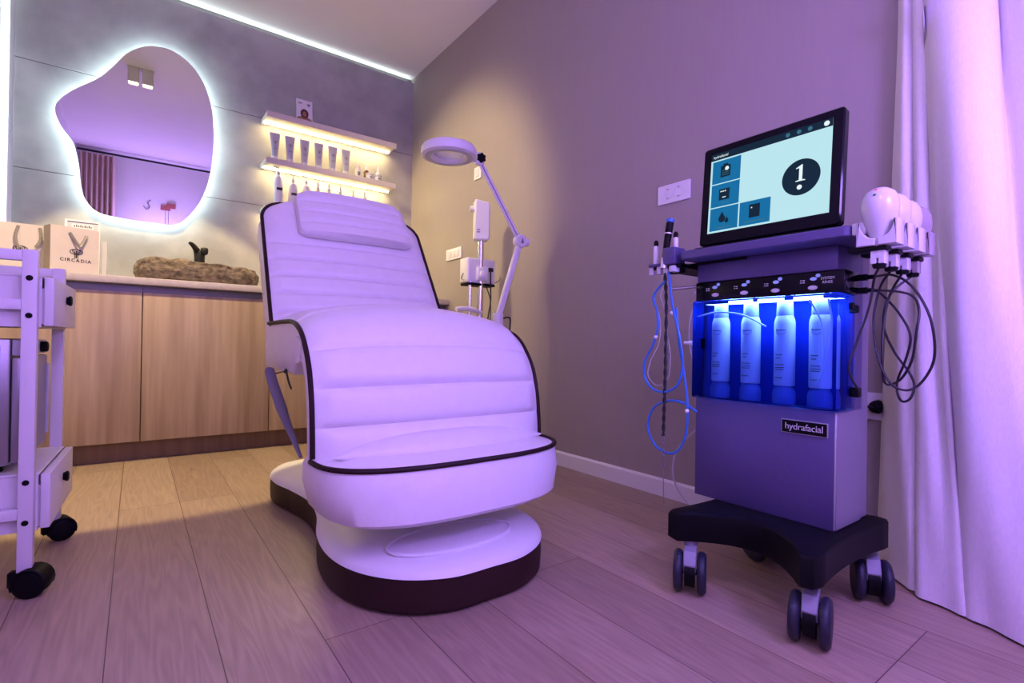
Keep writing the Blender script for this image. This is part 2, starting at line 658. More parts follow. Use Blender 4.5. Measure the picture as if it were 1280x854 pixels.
prof = [(0, 0), (0.012, 0), (0.012, 0.062), (0.006, 0.070), (0, 0.070)]
prism(bm, prof, lambda a, b, d: (XR - a, d, b), 0.25, YB - 0.6)
struct('baseboard_right', bm, 'white_trim', smooth=False)

# vertical light profile in the left corner of the back wall
t = thing('led_profile', 'vertical white light strip in the left corner of the concrete wall', 'light strip', (-0.56, YB, 0))
bm = B()
box(bm, XL, -0.572, YB - 0.026, YB, 0.902, HC - 0.002)
box(bm, -0.572, -0.532, YB - 0.022, YB - 0.016, 0.902, HC - 0.002)
obj('housing', bm, 'alu', t, smooth=False)
obj('diffuser', box(B(), -0.570, -0.552, YB - 0.0265, YB - 0.0225, 0.91, HC - 0.01, 0.001, 1), 'led_side', t)
light('corner_strip_glow', 'AREA', (-0.568, YB - 0.0085, 1.79), 0.6, (0.80, 0.97, 1.0), (0, R(-90), 0), shape='RECTANGLE', size=1.70, size_y=0.009)

# light strip hidden behind the top edge of the concrete panels, washing the ceiling
light('panel_top_glow', 'AREA', (0.575, YB + 0.012, HC - 0.0335), 1.15, (0.80, 0.97, 1.0), (R(180), 0, 0), shape='RECTANGLE', size=2.27, size_y=0.014)

# ------------------------------------------------------------------ ceiling spotlight (seen in the mirror)
SX, SY = 0.0, 2.42
t = thing('ceiling_spotlight', 'small twin square downlight on the ceiling, seen reflected in the mirror', 'ceiling light', (SX, SY, HC))
for k, dx in enumerate((-0.045, 0.045)):
    bm = B()
    pl = rounded(-0.036, 0.036, -0.036, 0.036, 0.006, 3)
    pi_ = rounded(-0.031, 0.031, -0.031, 0.031, 0.004, 3)
    loft(bm, [[Vector((SX + dx + a, SY + b, z)) for a, b in q] for q, z in ((pl, HC - 0.004), (pl, HC - 0.12), (pi_, HC - 0.12), (pi_, HC - 0.108))], True, True)
    h = obj('lamp_housing', bm, 'shelf', t, smooth=False)
    obj('lamp_face', prism(B(), pi_, lambda a, b, d: (SX + dx + a, SY + b, d), HC - 0.107, HC - 0.111), 'lamp_face', h, smooth=False)
obj('mounting_plate', box(B(), SX - 0.085, SX + 0.085, SY - 0.03, SY + 0.03, HC - 0.008, HC - 0.0005, 0.002, 1), 'shelf', t)
WARM = (1.0, 0.77, 0.38)
s1, s2 = (SX - 0.045, SY, HC - 0.13), (SX + 0.045, SY, HC - 0.13)
light('spotlight_glow', 'SPOT', s1, 230, WARM, aim(s1, (SX + 0.1, SY + 2.53 * math.tan(R(20)), 0)), spot_size=R(58), spot_blend=0.12, shadow_soft_size=0.02)
light('spotlight_glow', 'SPOT', s2, 150, WARM, aim(s2, (XR, 3.0, 1.30)), spot_size=R(60), spot_blend=0.55, shadow_soft_size=0.14)

# ------------------------------------------------------------------ worktop run along the back wall
YC = 3.10
bm = B()
box(bm, XL + 0.002, XR - 0.002, YC + 0.055, YC + 0.07, 0.0, 0.096, 0.001, 1)
solo('cabinet_plinth', bm, 'plinth', 'low brown plinth board under the oak cabinet doors', 'plinth', loc=(0.58, YC + 0.06, 0), smooth=False)
edges = [XL + 0.002, 0.024, 0.604, 1.182, XR - 0.002]
labs = ['oak base cabinet behind the white trolley, left end of the row',
        'wide oak base cabinet under the stone basin',
        'oak base cabinet mostly hidden behind the treatment chair',
        'oak base cabinet in the far right corner, hidden behind the chair back']
for i in range(4):
    x0, x1 = edges[i] + 0.0005, edges[i + 1] - 0.0005
    c = thing('base_cabinet', labs[i], 'cabinet', ((x0 + x1) / 2, YC + 0.02, 0.097), group='oak base cabinets')
    bm = B()
    box(bm, x0, x1, YC + 0.022, YB - 0.002, 0.0975, 0.829)
    box(bm, x0, x1, YC + 0.06, YB - 0.002, 0.829, 0.866)
    obj('carcass', bm, 'plinth', c, smooth=False)
    obj('door', box(B(), x0 + 0.0018, x1 - 0.0018, YC, YC + 0.019, 0.098, 0.829, 0.0012, 2), 'oak', c)
    obj('grip_rail', box(B(), x0, x1, YC + 0.045, YC + 0.058, 0.829, 0.866, 0.001, 1), 'rail', c)
solo('worktop', box(B(), XL + 0.002, XR - 0.002, YC - 0.022, YB - 0.001, 0.867, 0.902, 0.003, 2), 'worktop', 'long pale stone worktop on the oak cabinets', 'worktop', loc=(0.58, 3.4, 0.867))

# ------------------------------------------------------------------ mirror
MY = YB - 0.050
out = [(68.5, 139), (72, 127), (90, 113), (122, 98), (140, 84), (158, 67), (176, 59), (192, 57.5), (215, 63), (238, 80), (254, 103), (264, 132), (267, 160), (266.5, 190),
       (261, 225), (250, 252), (233, 273), (218, 281), (190, 279), (150, 272.5), (122, 265), (107, 250), (101, 232), (98, 205), (91, 178), (77, 159)]
mp = [P(x, y, 'y', MY) for x, y in out]
ring = [Vector((p.x, p.z, 0)) for p in crv(mp, 6, True)]
t = thing('mirror', 'large frameless blob shaped wall mirror with white light glowing round it', 'mirror', (0.05, YB, 1.9))
prism(bm := B(), [(p.x, p.y) for p in ring], lambda a, b, d: (a, d, b), MY, MY + 0.005, bev=0.0012)
obj('glass', bm, 'mirror', t, smooth=True, angle=20)
r2 = offset_ring(ring, 0.045)
prism(bm := B(), [(p.x, p.y) for p in r2], lambda a, b, d: (a, d, b), MY + 0.006, YB - 0.001)
obj('backing', bm, 'white_plastic', t, angle=20)
bm = B()
r3 = offset_ring(ring, 0.043)
loft(bm, [[Vector((p.x, MY + 0.008, p.y)) for p in r3], [Vector((p.x, MY + 0.028, p.y)) for p in r3]], False, False)
obj('light_strip', bm, 'led_white', t)

# ------------------------------------------------------------------ wall shelves
SH = [(2.022, 'upper floating shelf with a warm light strip below, a portrait card on top'),
      (1.728, 'second floating shelf from the top, holding six grey tubes'),
      (1.432, 'lowest floating shelf, hidden behind the top of the chair')]
SY0 = 3.515
for z, lab in SH:
    t = thing('wall_shelf', lab, 'shelf', (1.08, YB, z), group='floating shelves beside the mirror')
    bm = B()
    box(bm, 0.645, 1.515, SY0, YB - 0.0005, z + 0.006, z + 0.036, 0.0012, 1)
    box(bm, 0.645, 1.515, SY0, SY0 + 0.014, z, z + 0.007)
    obj('board', bm, 'shelf', t, smooth=False)
    obj('light_strip', box(B(), 0.655, 1.505, YB - 0.075, YB - 0.060, z - 0.001, z + 0.0065), 'led_warm', t, smooth=False)


def emblem(bm, o, s, mx, mi=0):
    """ring-and-stem tree emblem about s wide"""
    for rx, rz, dz in ((0.5, 0.26, 0.0), (0.3, 0.2, 0.06)):
        tube(bm, [mx @ Vector((o[0] + s * rx * math.cos(R(a)), o[1] + s * (dz + rz * math.sin(R(a))), 0)) for a in range(0, 360, 20)], s * 0.035, 5, True, mi, 1.0)
    for dx, w in ((0, 0.05), (-0.12, 0.03), (0.12, 0.03)):
        box(bm, o[0] + s * (dx - w), o[0] + s * (dx + w), o[1] - s * 0.62, o[1] + s * 0.12, -0.0003, 0.0006, mx=mx, mi=mi)


# six tubes on the second shelf
def make_tube(x, y, z, lab):
    t = thing('cream_tube', lab, 'tube', (x, y, z), group='grey cream tubes on the second shelf')
    bm = B()
    n = 20
    rings = []
    for k, (w, d, h) in enumerate(((0.018, 0.018, 0.035), (0.020, 0.020, 0.04), (0.0225, 0.019, 0.08), (0.028, 0.012, 0.14), (0.0315, 0.004, 0.175), (0.032, 0.0016, 0.19))):
        rings.append([Vector((x + w * math.cos(2 * math.pi * i / n), y + d * math.sin(2 * math.pi * i / n), z + h)) for i in range(n)])
    loft(bm, rings)
    obj('tube_body', bm, 'tube', t)
    obj('cap', lathe(B(), [(0.017, 0), (0.018, 0.002), (0.0185, 0.036), (0.017, 0.037)], 20, T(x, y, z)), 'white_plastic', t)
    mx = frame_mx((x, y - 0.0165, z + 0.128), (1, 0, 0), (0, 0.1, 0.995), (0, -1, 0.1))
    bm = B()
    emblem(bm, (0, 0), 0.022, mx)
    box(bm, -0.012, 0.012, -0.045, -0.042, -0.002, 0.0004, mx=mx)
    obj('print', bm, 'ink_grey', t, smooth=False)
    return t


ords = ['leftmost', 'second from the left', 'third from the left', 'fourth from the left', 'fifth from the left', 'rightmost']
tub0 = make_tube(0.709, 3.595, 1.764, 'pale grey cream tube on the second shelf, leftmost of six')
for i in range(1, 6):
    dup(tub0, (0.709 + 0.0925 * i, 3.595, 1.764), 'pale grey cream tube on the second shelf, %s of six' % ords[i])


def dropper(x, y, z, h, r, bodym, lab, capm='white_plastic', group=None):
    t = thing('dropper_bottle', lab, 'bottle', (x, y, z), group=group)
    obj('body', lathe(B(), [(r * 0.94, 0), (r, 0.003), (r, h * 0.55), (r * 0.85, h * 0.62), (r * 0.42, h * 0.66), (r * 0.42, h * 0.7)], 20, T(x, y, z)), bodym, t)
    obj('dropper_cap', lathe(B(), [(r * 0.5, h * 0.69), (r * 0.5, h * 0.82), (r * 0.3, h * 0.84), (r * 0.34, h * 0.94), (r * 0.1, h)], 16, T(x, y, z)), capm, t)
    bm = B()
    box(bm, x - r * 0.45, x + r * 0.45, y - r - 0.0005, y - r * 0.85, z + h * 0.2, z + h * 0.42)
    obj('print', bm, 'ink_grey', t, smooth=False)
    return t


def jar(x, y, z, lab):
    t = thing('cream_jar', lab, 'jar', (x, y, z), group='small white jars')
    obj('body', lathe(B(), [(0.024, 0), (0.026, 0.003), (0.026, 0.026), (0.024, 0.028)], 24, T(x, y, z)), 'white_plastic', t)
    obj('lid', lathe(B(), [(0.0265, 0.0285), (0.0268, 0.044), (0.025, 0.046)], 24, T(x, y, z)), 'tube', t)
    bm = B()
    emblem(bm, (0, 0), 0.018, frame_mx((x, y - 0.0262, z + 0.017), (1, 0, 0), (0, 0, 1), (0, -1, 0)))
    obj('print', bm, 'ink', t, smooth=False)


dropper(1.262, 3.60, 1.764, 0.125, 0.021, 'white_plastic', 'white dropper bottle on the second shelf beside the rightmost tube')
dropper(1.335, 3.63, 1.764, 0.13, 0.019, 'amber', 'dark amber dropper bottle on the second shelf', 'white_plastic')
dropper(1.418, 3.62, 1.764, 0.135, 0.018, 'white_plastic', 'slim white dropper bottle at the right end of the second shelf')
jar(1.332, 3.555, 1.764, 'small white jar in front of the amber dropper bottle')
jar(1.392, 3.552, 1.764, 'small white jar nearest the right end of the second shelf')

# things on the lowest shelf (only their tops show above the chair)
zz = 1.468


def pump(x, y, z, h, r, lab, spray=False):
    t = thing('spray_bottle' if spray else 'pump_bottle', lab, 'bottle', (x, y, z))
    obj('body', lathe(B(), [(r * 0.95, 0), (r, 0.004), (r, h * 0.6), (r * 0.82, h * 0.7), (r * 0.35, h * 0.74), (r * 0.35, h * 0.78)], 20, T(x, y, z)), 'white_plastic', t)
    bm = B()
    lathe(bm, [(r * 0.42, h * 0.77), (r * 0.42, h * 0.84), (r * 0.15, h * 0.85), (r * 0.15, h * 0.95)], 14, T(x, y, z))
    cyl(bm, (x + r * 0.2, y, z + h * 0.95), (x - r * 1.1, y - 0.01, z + h * (0.93 if spray else 0.97)), r * 0.2, 10)
    if spray:
        cyl(bm, (x - r * 0.5, y - 0.004, z + h * 0.93), (x - r * 0.9, y - 0.01, z + h * 0.78), r * 0.12, 8)
    obj('pump_head', bm, 'tube', t)
    bm = B()
    box(bm, x - r * 0.5, x + r * 0.7, y - r - 0.0005, y - r * 0.7, z + h * 0.4, z + h * 0.46)
    obj('print', bm, 'ink', t, smooth=False)


pump(0.735, 3.60, zz, 0.285, 0.028, 'white spray bottle on the lowest shelf, left end above the chair', True)
pump(0.83, 3.62, zz, 0.255, 0.030, 'white pump bottle right of the spray bottle above the chair back')
pump(0.915, 3.62, zz, 0.258, 0.028, 'white pump bottle behind the left corner of the headrest')
for i, (x, h) in enumerate(((0.992, 0.232), (1.066, 0.238), (1.145, 0.23), (1.235, 0.226), (1.32, 0.228))):
    dropper(x, 3.62, zz, h, 0.024, 'white_plastic',
            'white dropper bottle whose tip shows above the headrest, %s of five' % ['leftmost', 'second', 'middle', 'fourth', 'rightmost'][i], 'tube', 'dropper bottles behind the headrest')

# portrait card on the top shelf
t = thing('portrait_card', 'small upright white card with a portrait print on the top shelf', 'card', (0.89, 3.60, 2.058))
cx = frame_mx((0.893, 3.60, 2.059), (1, 0, 0), (0, 0.12, 0.993), (0, -0.993, 0.12))
obj('board', box(B(), -0.052, 0.052, 0, 0.175, -0.004, 0, 0.0008, 1, cx), 'paper', t)
bm = B()
prism(bm, [(-0.05, 0.01), (0.05, 0.01), (0.048, 0.04), (0.02, 0.055), (0.015, 0.075), (-0.018, 0.075), (-0.022, 0.055), (-0.048, 0.045)], lambda a, b, d: cx @ Vector((a, b, d)), 0.0002, 0.0008)
obj('figure_print', bm, 'skin_print', t, smooth=False)
bm = B()
prism(bm, [(0.026 * math.cos(R(a)), 0.078 + 0.032 * math.sin(R(a))) for a in range(0, 360, 20)], lambda a, b, d: cx @ Vector((a, b, d)), 0.0009, 0.0013)
obj('hair_print', bm, 'hair_print', t, smooth=False)
bm = B()
prism(bm, [(0.013 * math.cos(R(a)), 0.074 + 0.019 * math.sin(R(a))) for a in range(0, 360, 24)], lambda a, b, d: cx @ Vector((a, b, d)), 0.0014, 0.0018)
obj('face_print', bm, 'skin_print', t, smooth=False)
bm = B()
emblem(bm, (0.028, 0.147), 0.022, cx @ T(0, 0, 0.0006))
box(bm, -0.04, -0.012, 0.15, 0.153, 0.0002, 0.0008, mx=cx)
box(bm, -0.04, -0.018, 0.143, 0.146, 0.0002, 0.0008, mx=cx)
obj('print', bm, 'ink', t, smooth=False)

# ------------------------------------------------------------------ stone basin and tap
def basin():
    bm = B()
    n = 72
    cx_, cy_ = 0.275, 3.335
    A, Bq = 0.302, 0.205
    prof = [(0.80, 0.0), (0.95, 0.012), (1.0, 0.05), (0.985, 0.09), (0.93, 0.118), (0.86, 0.125), (0.80, 0.11), (0.70, 0.06), (0.35, 0.035), (0.01, 0.03)]
    rings = []
    for k, (s, h) in enumerate(prof):
        ring = []
        for i in range(n):
            a = 2 * math.pi * i / n
            c, s_ = math.cos(a), math.sin(a)
            e = 2 / 2.6
            px = A * s * math.copysign(abs(c) ** e, c)
            py = Bq * s * math.copysign(abs(s_) ** e, s_)
            v = Vector((px, py, h))
            nz = noise.fractal(v * 9 + Vector((3, 1, 7)), 0.8, 2.0, 4) * 0.018
            nz2 = noise.fractal(v * 33, 0.7, 2.0, 3) * 0.004
            q = 1 + (nz + nz2) / 0.25
            tilt = 0.006 * (1 if px < 0 else -1.2) * abs(px) / A if h > 0.05 else 0
            ring.append(Vector((cx_ + px * q, cy_ + py * q, 0.903 + max(0, h * (0.92 if px < 0 else 0.86) * (1 + nz * 6) + tilt) if h > 0 else 0.903)))
        rings.append(ring)
    loft(bm, rings)
    return bm


bb = basin()
bmesh.ops.subdivide_edges(bb, edges=list(bb.edges), cuts=1, use_grid_fill=True)
for v in bb.verts:
    if v.co.z > 0.91:
        v.co += Vector((noise.noise(v.co * 60), noise.noise(v.co * 60 + Vector((9, 0, 0))), noise.noise(v.co * 60 + Vector((0, 9, 0))))) * 0.0018
solo('stone_basin', bb, 'stone', 'rough brown natural stone vessel basin on the worktop below the mirror', 'basin', loc=(0.275, 3.335, 0.903), angle=30)
t = thing('tap', 'dark bronze sculpted tap standing behind the stone basin', 'tap', (0.30, 3.56, 0.902))
bm = B()
lathe(bm, [(0.036, 0), (0.036, 0.010), (0.029, 0.016), (0.027, 0.12), (0.028, 0.19), (0.031, 0.228), (0.028, 0.234)], 20, T(0.30, 3.575, 0.902))
obj('body', bm, 'bronze', t)
bm = B()
tube(bm, crv([(0.292, 3.575, 1.115), (0.278, 3.55, 1.140), (0.258, 3.53, 1.160), (0.244, 3.52, 1.166)], 5), [0.021 - 0.0008 * i for i in range(16)], 10)
obj('handle', bm, 'bronze', t)
box(bm := B(), 0.304, 0.342, 3.535, 3.59, 1.112, 1.152, 0.010, 2)
obj('spout', bm, 'bronze', t)

# ------------------------------------------------------------------ paper bags, frame, clear box
def paper_bag(x, y, rz, w, h, d, lab, ribbon, text_on=True):
    t = thing('paper_bag', lab, 'bag', (x, y, 0.9025), rz)
    mx = T(x, y, 0.9025) @ Matrix.Rotation(rz, 4, 'Z')
    bm = B()
    f = [(-w / 2, 0), (w / 2, 0), (w / 2, h), (-w / 2, h)]
    loft(bm, [[mx @ Vector(p) for p in ((-w / 2, 0, 0), (w / 2, 0, 0), (w / 2, 0, h), (-w / 2, 0, h))],
              [mx @ Vector(p) for p in ((-w / 2, 0.0012, 0), (w / 2, 0.0012, 0), (w / 2, 0.0012, h), (-w / 2, 0.0012, h))]])
    box(bm, -w / 2, w / 2, d - 0.0012, d, 0, h, mx=mx)
    box(bm, -w / 2, w / 2, 0, d, 0, 0.0015, mx=mx)
    obj('paper_panel', bm, 'bag', t, smooth=False)
    bm = B()
    for s in (-1, 1):
        loft(bm, [[mx @ Vector((s * (w / 2 - e), yy, z)) for yy, z in ((0.0013, 0.0016), (d / 2, 0.0016), (d - 0.0013, 0.0016), (d - 0.0013, h), (d / 2, h), (0.0013, h))] for e in (0.0004, 0.0014)])
    obj('gusset', bm, 'bag_side', t, smooth=False)
    bm = B()
    for pts in ribbon:
        tube(bm, crv([mx @ Vector((a * w, -0.004 - 0.004 * k, b * h)) for k, (a, b) in enumerate(pts)], 6), 0.0065, 6, flat=0.25)
    obj('ribbon_handle', bm, 'ribbon', t)
    bm = B()
    pm = mx @ frame_mx((0, -0.0006, 0), (1, 0, 0), (0, 0, 1), (0, -1, 0))
    emblem(bm, (0.02 * w, 0.50 * h), 0.05, pm)
    if text_on:
        text(bm, 'CIRCADIA', 0.021, pm @ T(0.01 * w, 0.32 * h, 0), spacing=1.35, bold=0.0004)
    obj('print', bm, 'ink', t, smooth=False)
    return t


paper_bag(-0.243, 3.26, R(23), 0.190, 0.235, 0.085, 'cream paper gift bag with a dark tree emblem, between the other bag and the basin',
          [[(-0.13, 0.88), (-0.08, 0.80), (0.0, 0.68), (0.08, 0.58)], [(0.22, 0.86), (0.18, 0.78), (0.12, 0.68), (0.06, 0.6)]])
paper_bag(-0.452, 3.34, R(4), 0.178, 0.24, 0.075, 'cream paper gift bag with looped grey ribbon, in the far left corner behind the trolley',
          [[(-0.02, 0.95), (-0.07, 0.78), (-0.06, 0.62), (0.0, 0.52)], [(0.40, 0.95), (0.43, 0.8), (0.40, 0.66), (0.32, 0.54)]])
t = thing('picture_frame', 'small white framed card standing behind the cream paper bag', 'frame', (-0.22, 3.52, 0.9025))
fm = frame_mx((-0.238, 3.53, 0.9025), (1, 0, 0), (0, 0.15, 0.989), (0, -0.989, 0.15))
bm = B()
for x0, x1, z0, z1 in ((-0.073, 0.073, 0.322, 0.332), (-0.073, 0.073, 0, 0.010), (-0.073, -0.063, 0.010, 0.322), (0.063, 0.073, 0.010, 0.322)):
    box(bm, x0, x1, z0, z1, -0.006, 0.006, 0.001, 1, fm)
obj('frame', bm, 'white_plastic', t)
obj('card', box(B(), -0.0625, 0.0625, 0.0105, 0.3215, -0.004, 0.0, mx=fm), 'tube', t, smooth=False)
bm = B()
box(bm, -0.045, 0.045, 0.288, 0.312, 0.0002, 0.0008, mx=fm)
obj('label_print', bm, 'paper', t, smooth=False)
bm = B()
for k in range(9):
    box(bm, -0.036 + k * 0.0085, -0.031 + k * 0.0085, 0.293, 0.303 + 0.004 * (k % 2), 0.0009, 0.0013, mx=fm)
obj('print', bm, 'ink', t, smooth=False)
bm = B()
box(bm, -0.150, -0.128, 3.40, 3.46, 0.9028, 1.105, 0.002, 1)
solo('acrylic_box', bm, 'clear', 'small clear acrylic box right of the cream paper bag', 'box', loc=(-0.14, 3.43, 0.9028))

# ------------------------------------------------------------------ treatment chair
CXC = 0.680
chair = thing('treatment_chair', 'white padded treatment chair with dark brown piping on a peanut shaped pedestal base', 'chair', (0.68, 1.62, 0))


def smooth(a, b, x):
    t = min(1, max(0, (x - a) / (b - a)))
    return t * t * (3 - 2 * t)


def resample(pts, n):
    d = [0]
    for a, b in zip(pts, pts[1:]):
        d.append(d[-1] + (b - a).length)
    out, j = [], 0
    for i in range(n):
        s = d[-1] * i / (n - 1)
        while j < len(d) - 2 and d[j + 1] < s:
            j += 1
        u = (s - d[j]) / max(1e-9, d[j + 1] - d[j])
        out.append(pts[j].lerp(pts[j + 1], u))
    return out, d[-1]


def puff(s, seams, amp=0.010):
    """height of the quilting at path position s: sharp valley on each seam"""
    for a, b in zip(seams, seams[1:]):
        if a <= s <= b:
            x = (s - a) / (b - a)
            return amp * (1 - abs(2 * x - 1) ** 5)
    return amp


def padded(path, nrm, hw, thick, crown, seams, amp, n_u=40, edge_r=0.018):
    """sweep a padded cross-section along path (list of points in the plane x = CXC); nrm outward normals.
    hw, thick, crown: functions of path length"""
    rings, left, right = [], [], []
    s = 0
    for i, (p, n) in enumerate(zip(path, nrm)):
        if i:
            s += (p - path[i - 1]).length
        w, th, cr = hw(s), thick(s), crown(s)
        er = min(edge_r, w * 0.5)
        ring = []
        # underside and left side
        ring.append(p + Vector((-(w - 0.012), 0, 0)) - n * th)
        ring.append(p + Vector((-w, 0, 0)) - n * (th - 0.012))
        ring.append(p + Vector((-w - 0.004, 0, 0)) - n * th * 0.5)
        ring.append(p + Vector((-w, 0, 0)) - n * 0.012)
        for k in range(n_u + 1):
            u = -1 + 2 * k / n_u
            u = math.copysign(abs(u) ** 0.85, u)
            e = 1 - abs(u)
            ed = smooth(0, 0.13, e)
            h = cr * (1 - abs(u) ** 2.4) + puff(s, seams, amp) * ed
            ring.append(p + Vector((u * w, 0, 0)) + n * h)
        ring.append(p + Vector((w, 0, 0)) - n * 0.012)
        ring.append(p + Vector((w + 0.004, 0, 0)) - n * th * 0.5)
        ring.append(p + Vector((w, 0, 0)) - n * (th - 0.012))
        ring.append(p + Vector((w - 0.012, 0, 0)) - n * th)
        rings.append(ring)
        left.append(p + Vector((-w - 0.002, 0, 0)) + n * 0.001)
        right.append(p + Vector((w + 0.002, 0, 0)) + n * 0.001)
    bm = B()
    loft(bm, rings)
    return bm, left, right


# seat and leg rest: one swept cushion
ctrl = [(1.88, 0.660), (1.75, 0.661), (1.60, 0.661), (1.48, 0.657), (1.40, 0.645), (1.345, 0.618), (1.303, 0.575), (1.272, 0.525), (1.252, 0.46), (1.243, 0.40), (1.238, 0.345), (1.236, 0.300)]
pts, LEN = resample(crv([Vector((CXC, y, z)) for y, z in ctrl], 12), 210)
nr = []
for i in range(len(pts)):
    d = pts[min(i + 1, len(pts) - 1)] - pts[max(i - 1, 0)]
    nr.append(Vector((0, d.z, -d.y)).normalized())


def s_at_z(z):
    s = 0
    for a, b in zip(pts, pts[1:]):
        if b.z <= z and b.y < 1.5:
            return s
        s += (b - a).length
    return s


sk = s_at_z(0.60)
seams = [-0.3, 0.14, 0.30, 0.42, s_at_z(0.578), s_at_z(0.487), s_at_z(0.397), LEN + 0.06]
bm, lf, rg = padded(pts, nr, lambda s: 0.325 + 0.016 * smooth(0.25, 0.50, s), lambda s: 0.15 - 0.085 * smooth(0.36, 0.56, s),
                    lambda s: 0.048 * smooth(-0.05, 0.15, s) * (1 - 0.62 * smooth(0.40, 0.75, s)), seams, 0.017)
seat = obj('seat_cushion', bm, 'leather', chair, angle=50)
k0 = next(i for i, p in enumerate(pts) if p.y < 1.835)
obj('piping', tube(B(), lf[k0:-7], 0.0065, 8), 'piping', seat)
obj('piping', tube(B(), rg[k0:-7], 0.0065, 8), 'piping', seat)

# foot rest
def foot_ring(z, a, b, yc, yb, cx_, p=2.9, n=44):
    r_ = []
    for i in range(n + 1):
        t_ = math.pi + math.pi * i / n
        c, s_ = math.cos(t_), math.sin(t_)
        r_.append(Vector((cx_ + a * math.copysign(abs(c) ** (2 / p), c), yc - b * abs(s_) ** (2 / p), z)))
    for k in range(7):
        q = R(15 * k)
        r_.append(Vector((cx_ + a - 0.05 * (1 - math.cos(q)), yb - 0.05 + 0.05 * math.sin(q), z)))
    for k in range(7):
        q = R(90 - 15 * k)
        r_.append(Vector((cx_ - a + 0.05 * (1 - math.cos(q)), yb - 0.05 + 0.05 * math.sin(q), z)))
    return r_


FC = 0.683
bm = B()
loft(bm, [foot_ring(0.186, 0.285, 0.185, 1.255, 1.36, FC), foot_ring(0.188, 0.310, 0.208, 1.255, 1.36, FC), foot_ring(0.200, 0.330, 0.222, 1.255, 1.37, FC),
          foot_ring(0.26, 0.346, 0.218, 1.255, 1.37, FC), foot_ring(0.306, 0.347, 0.203, 1.255, 1.36, FC), foot_ring(0.318, 0.343, 0.198, 1.255, 1.35, FC),
          foot_ring(0.323, 0.325, 0.18, 1.255, 1.34, FC), foot_ring(0.334, 0.27, 0.13, 1.25, 1.33, FC), foot_ring(0.338, 0.15, 0.06, 1.24, 1.32, FC)])
foot = obj('foot_rest', bm, 'leather', chair, angle=50)
obj('piping', tube(B(), foot_ring(0.3195, 0.3455, 0.2005, 1.255, 1.35, FC)[:-14], 0.0065, 8), 'piping', foot)
bm = B()
rings = []
for i in range(31):
    u = -1 + 2 * i / 30
    w = max(0.02, 1 - abs(u) ** 2.6)
    ring = []
    for k in range(20):
        a = 2 * math.pi * k / 20
        ring.append(Vector((FC + 0.315 * u, 1.205 + 0.066 * w * math.cos(a) - 0.012 * (1 - w), 0.335 + 0.042 * w * math.sin(a))))
    rings.append(ring)
loft(bm, rings)
obj('foot_bolster', bm, 'leather', chair, angle=60)

# backrest
vdir = Vector((0, 0.285, 0.465)).normalized()
ndir = Vector((0, -vdir.z, vdir.y))
b0 = Vector((CXC + 0.003, 1.792, 0.615))
BL = 0.605
vs = [BL * i / 120 for i in range(110)] + [BL - 0.055 + 0.055 * math.sin(math.pi / 2 * i / 16) for i in range(17)]
path = [b0 + vdir * v for v in vs]


def hwb(v):
    r_ = 0.085
    base = 0.324 - 0.012 * v / BL
    if v > BL - r_:
        return base - r_ + math.sqrt(max(0.0004, r_ * r_ - (v - (BL - r_)) ** 2))
    return base


bs = [-0.1, 0.02, 0.100, 0.176, 0.252, 0.328, 0.403, 0.78]
bm, lb, rb = padded(path, [ndir] * len(path), hwb, lambda s: 0.118, lambda s: 0.012, bs, 0.017)
back = obj('backrest', bm, 'leather', chair, angle=50)
k1 = next(i for i, v in enumerate(vs) if v > 0.045)
pp = lb[k1:] + rb[k1:][::-1]
obj('piping', tube(B(), pp, 0.0065, 8), 'piping', back)

# headrest pillow lying on the backrest
hp0 = b0 + vdir * 0.426 + ndir * 0.055
hx = 0.710 - b0.x
hpath = [hp0 + Vector((hx - 0.010 * i / 60, 0, 0)) + vdir * (0.205 * i / 60) for i in range(61)]


def hwh(s):
    base = 0.226 - 0.012 * s / 0.205
    r_ = 0.03
    for q in (s, 0.205 - s):
        if q < r_:
            base -= r_ - math.sqrt(max(0, r_ * r_ - (r_ - q) ** 2))
    return base


def tkh(s):
    e = min(s, 0.205 - s)
    return 0.045 - 0.02 * (1 - smooth(0, 0.02, e))


bm, l2, r2_ = padded(hpath, [ndir] * len(hpath), hwh, tkh, lambda s: 0.012, [-0.02, 0.052, 0.104, 0.156, 0.225], 0.012)
obj('headrest_pillow', bm, 'leather_pad', chair, angle=50)

# base
half = [(0.0, 0.985), (0.10, 0.99), (0.195, 1.04), (0.262, 1.13), (0.29, 1.25), (0.278, 1.40), (0.232, 1.57), (0.215, 1.72), (0.232, 1.87), (0.258, 2.01), (0.245, 2.15), (0.165, 2.26), (0.0, 2.29)]
full = [Vector((0.675 - x, y, 0)) for x, y in half] + [Vector((0.675 + x, y, 0)) for x, y in half[-2:0:-1]]
oc = crv(full, 8, True)


def bring(k, z):
    return [Vector((p.x, p.y, z)) for p in offset_ring(oc, k)]


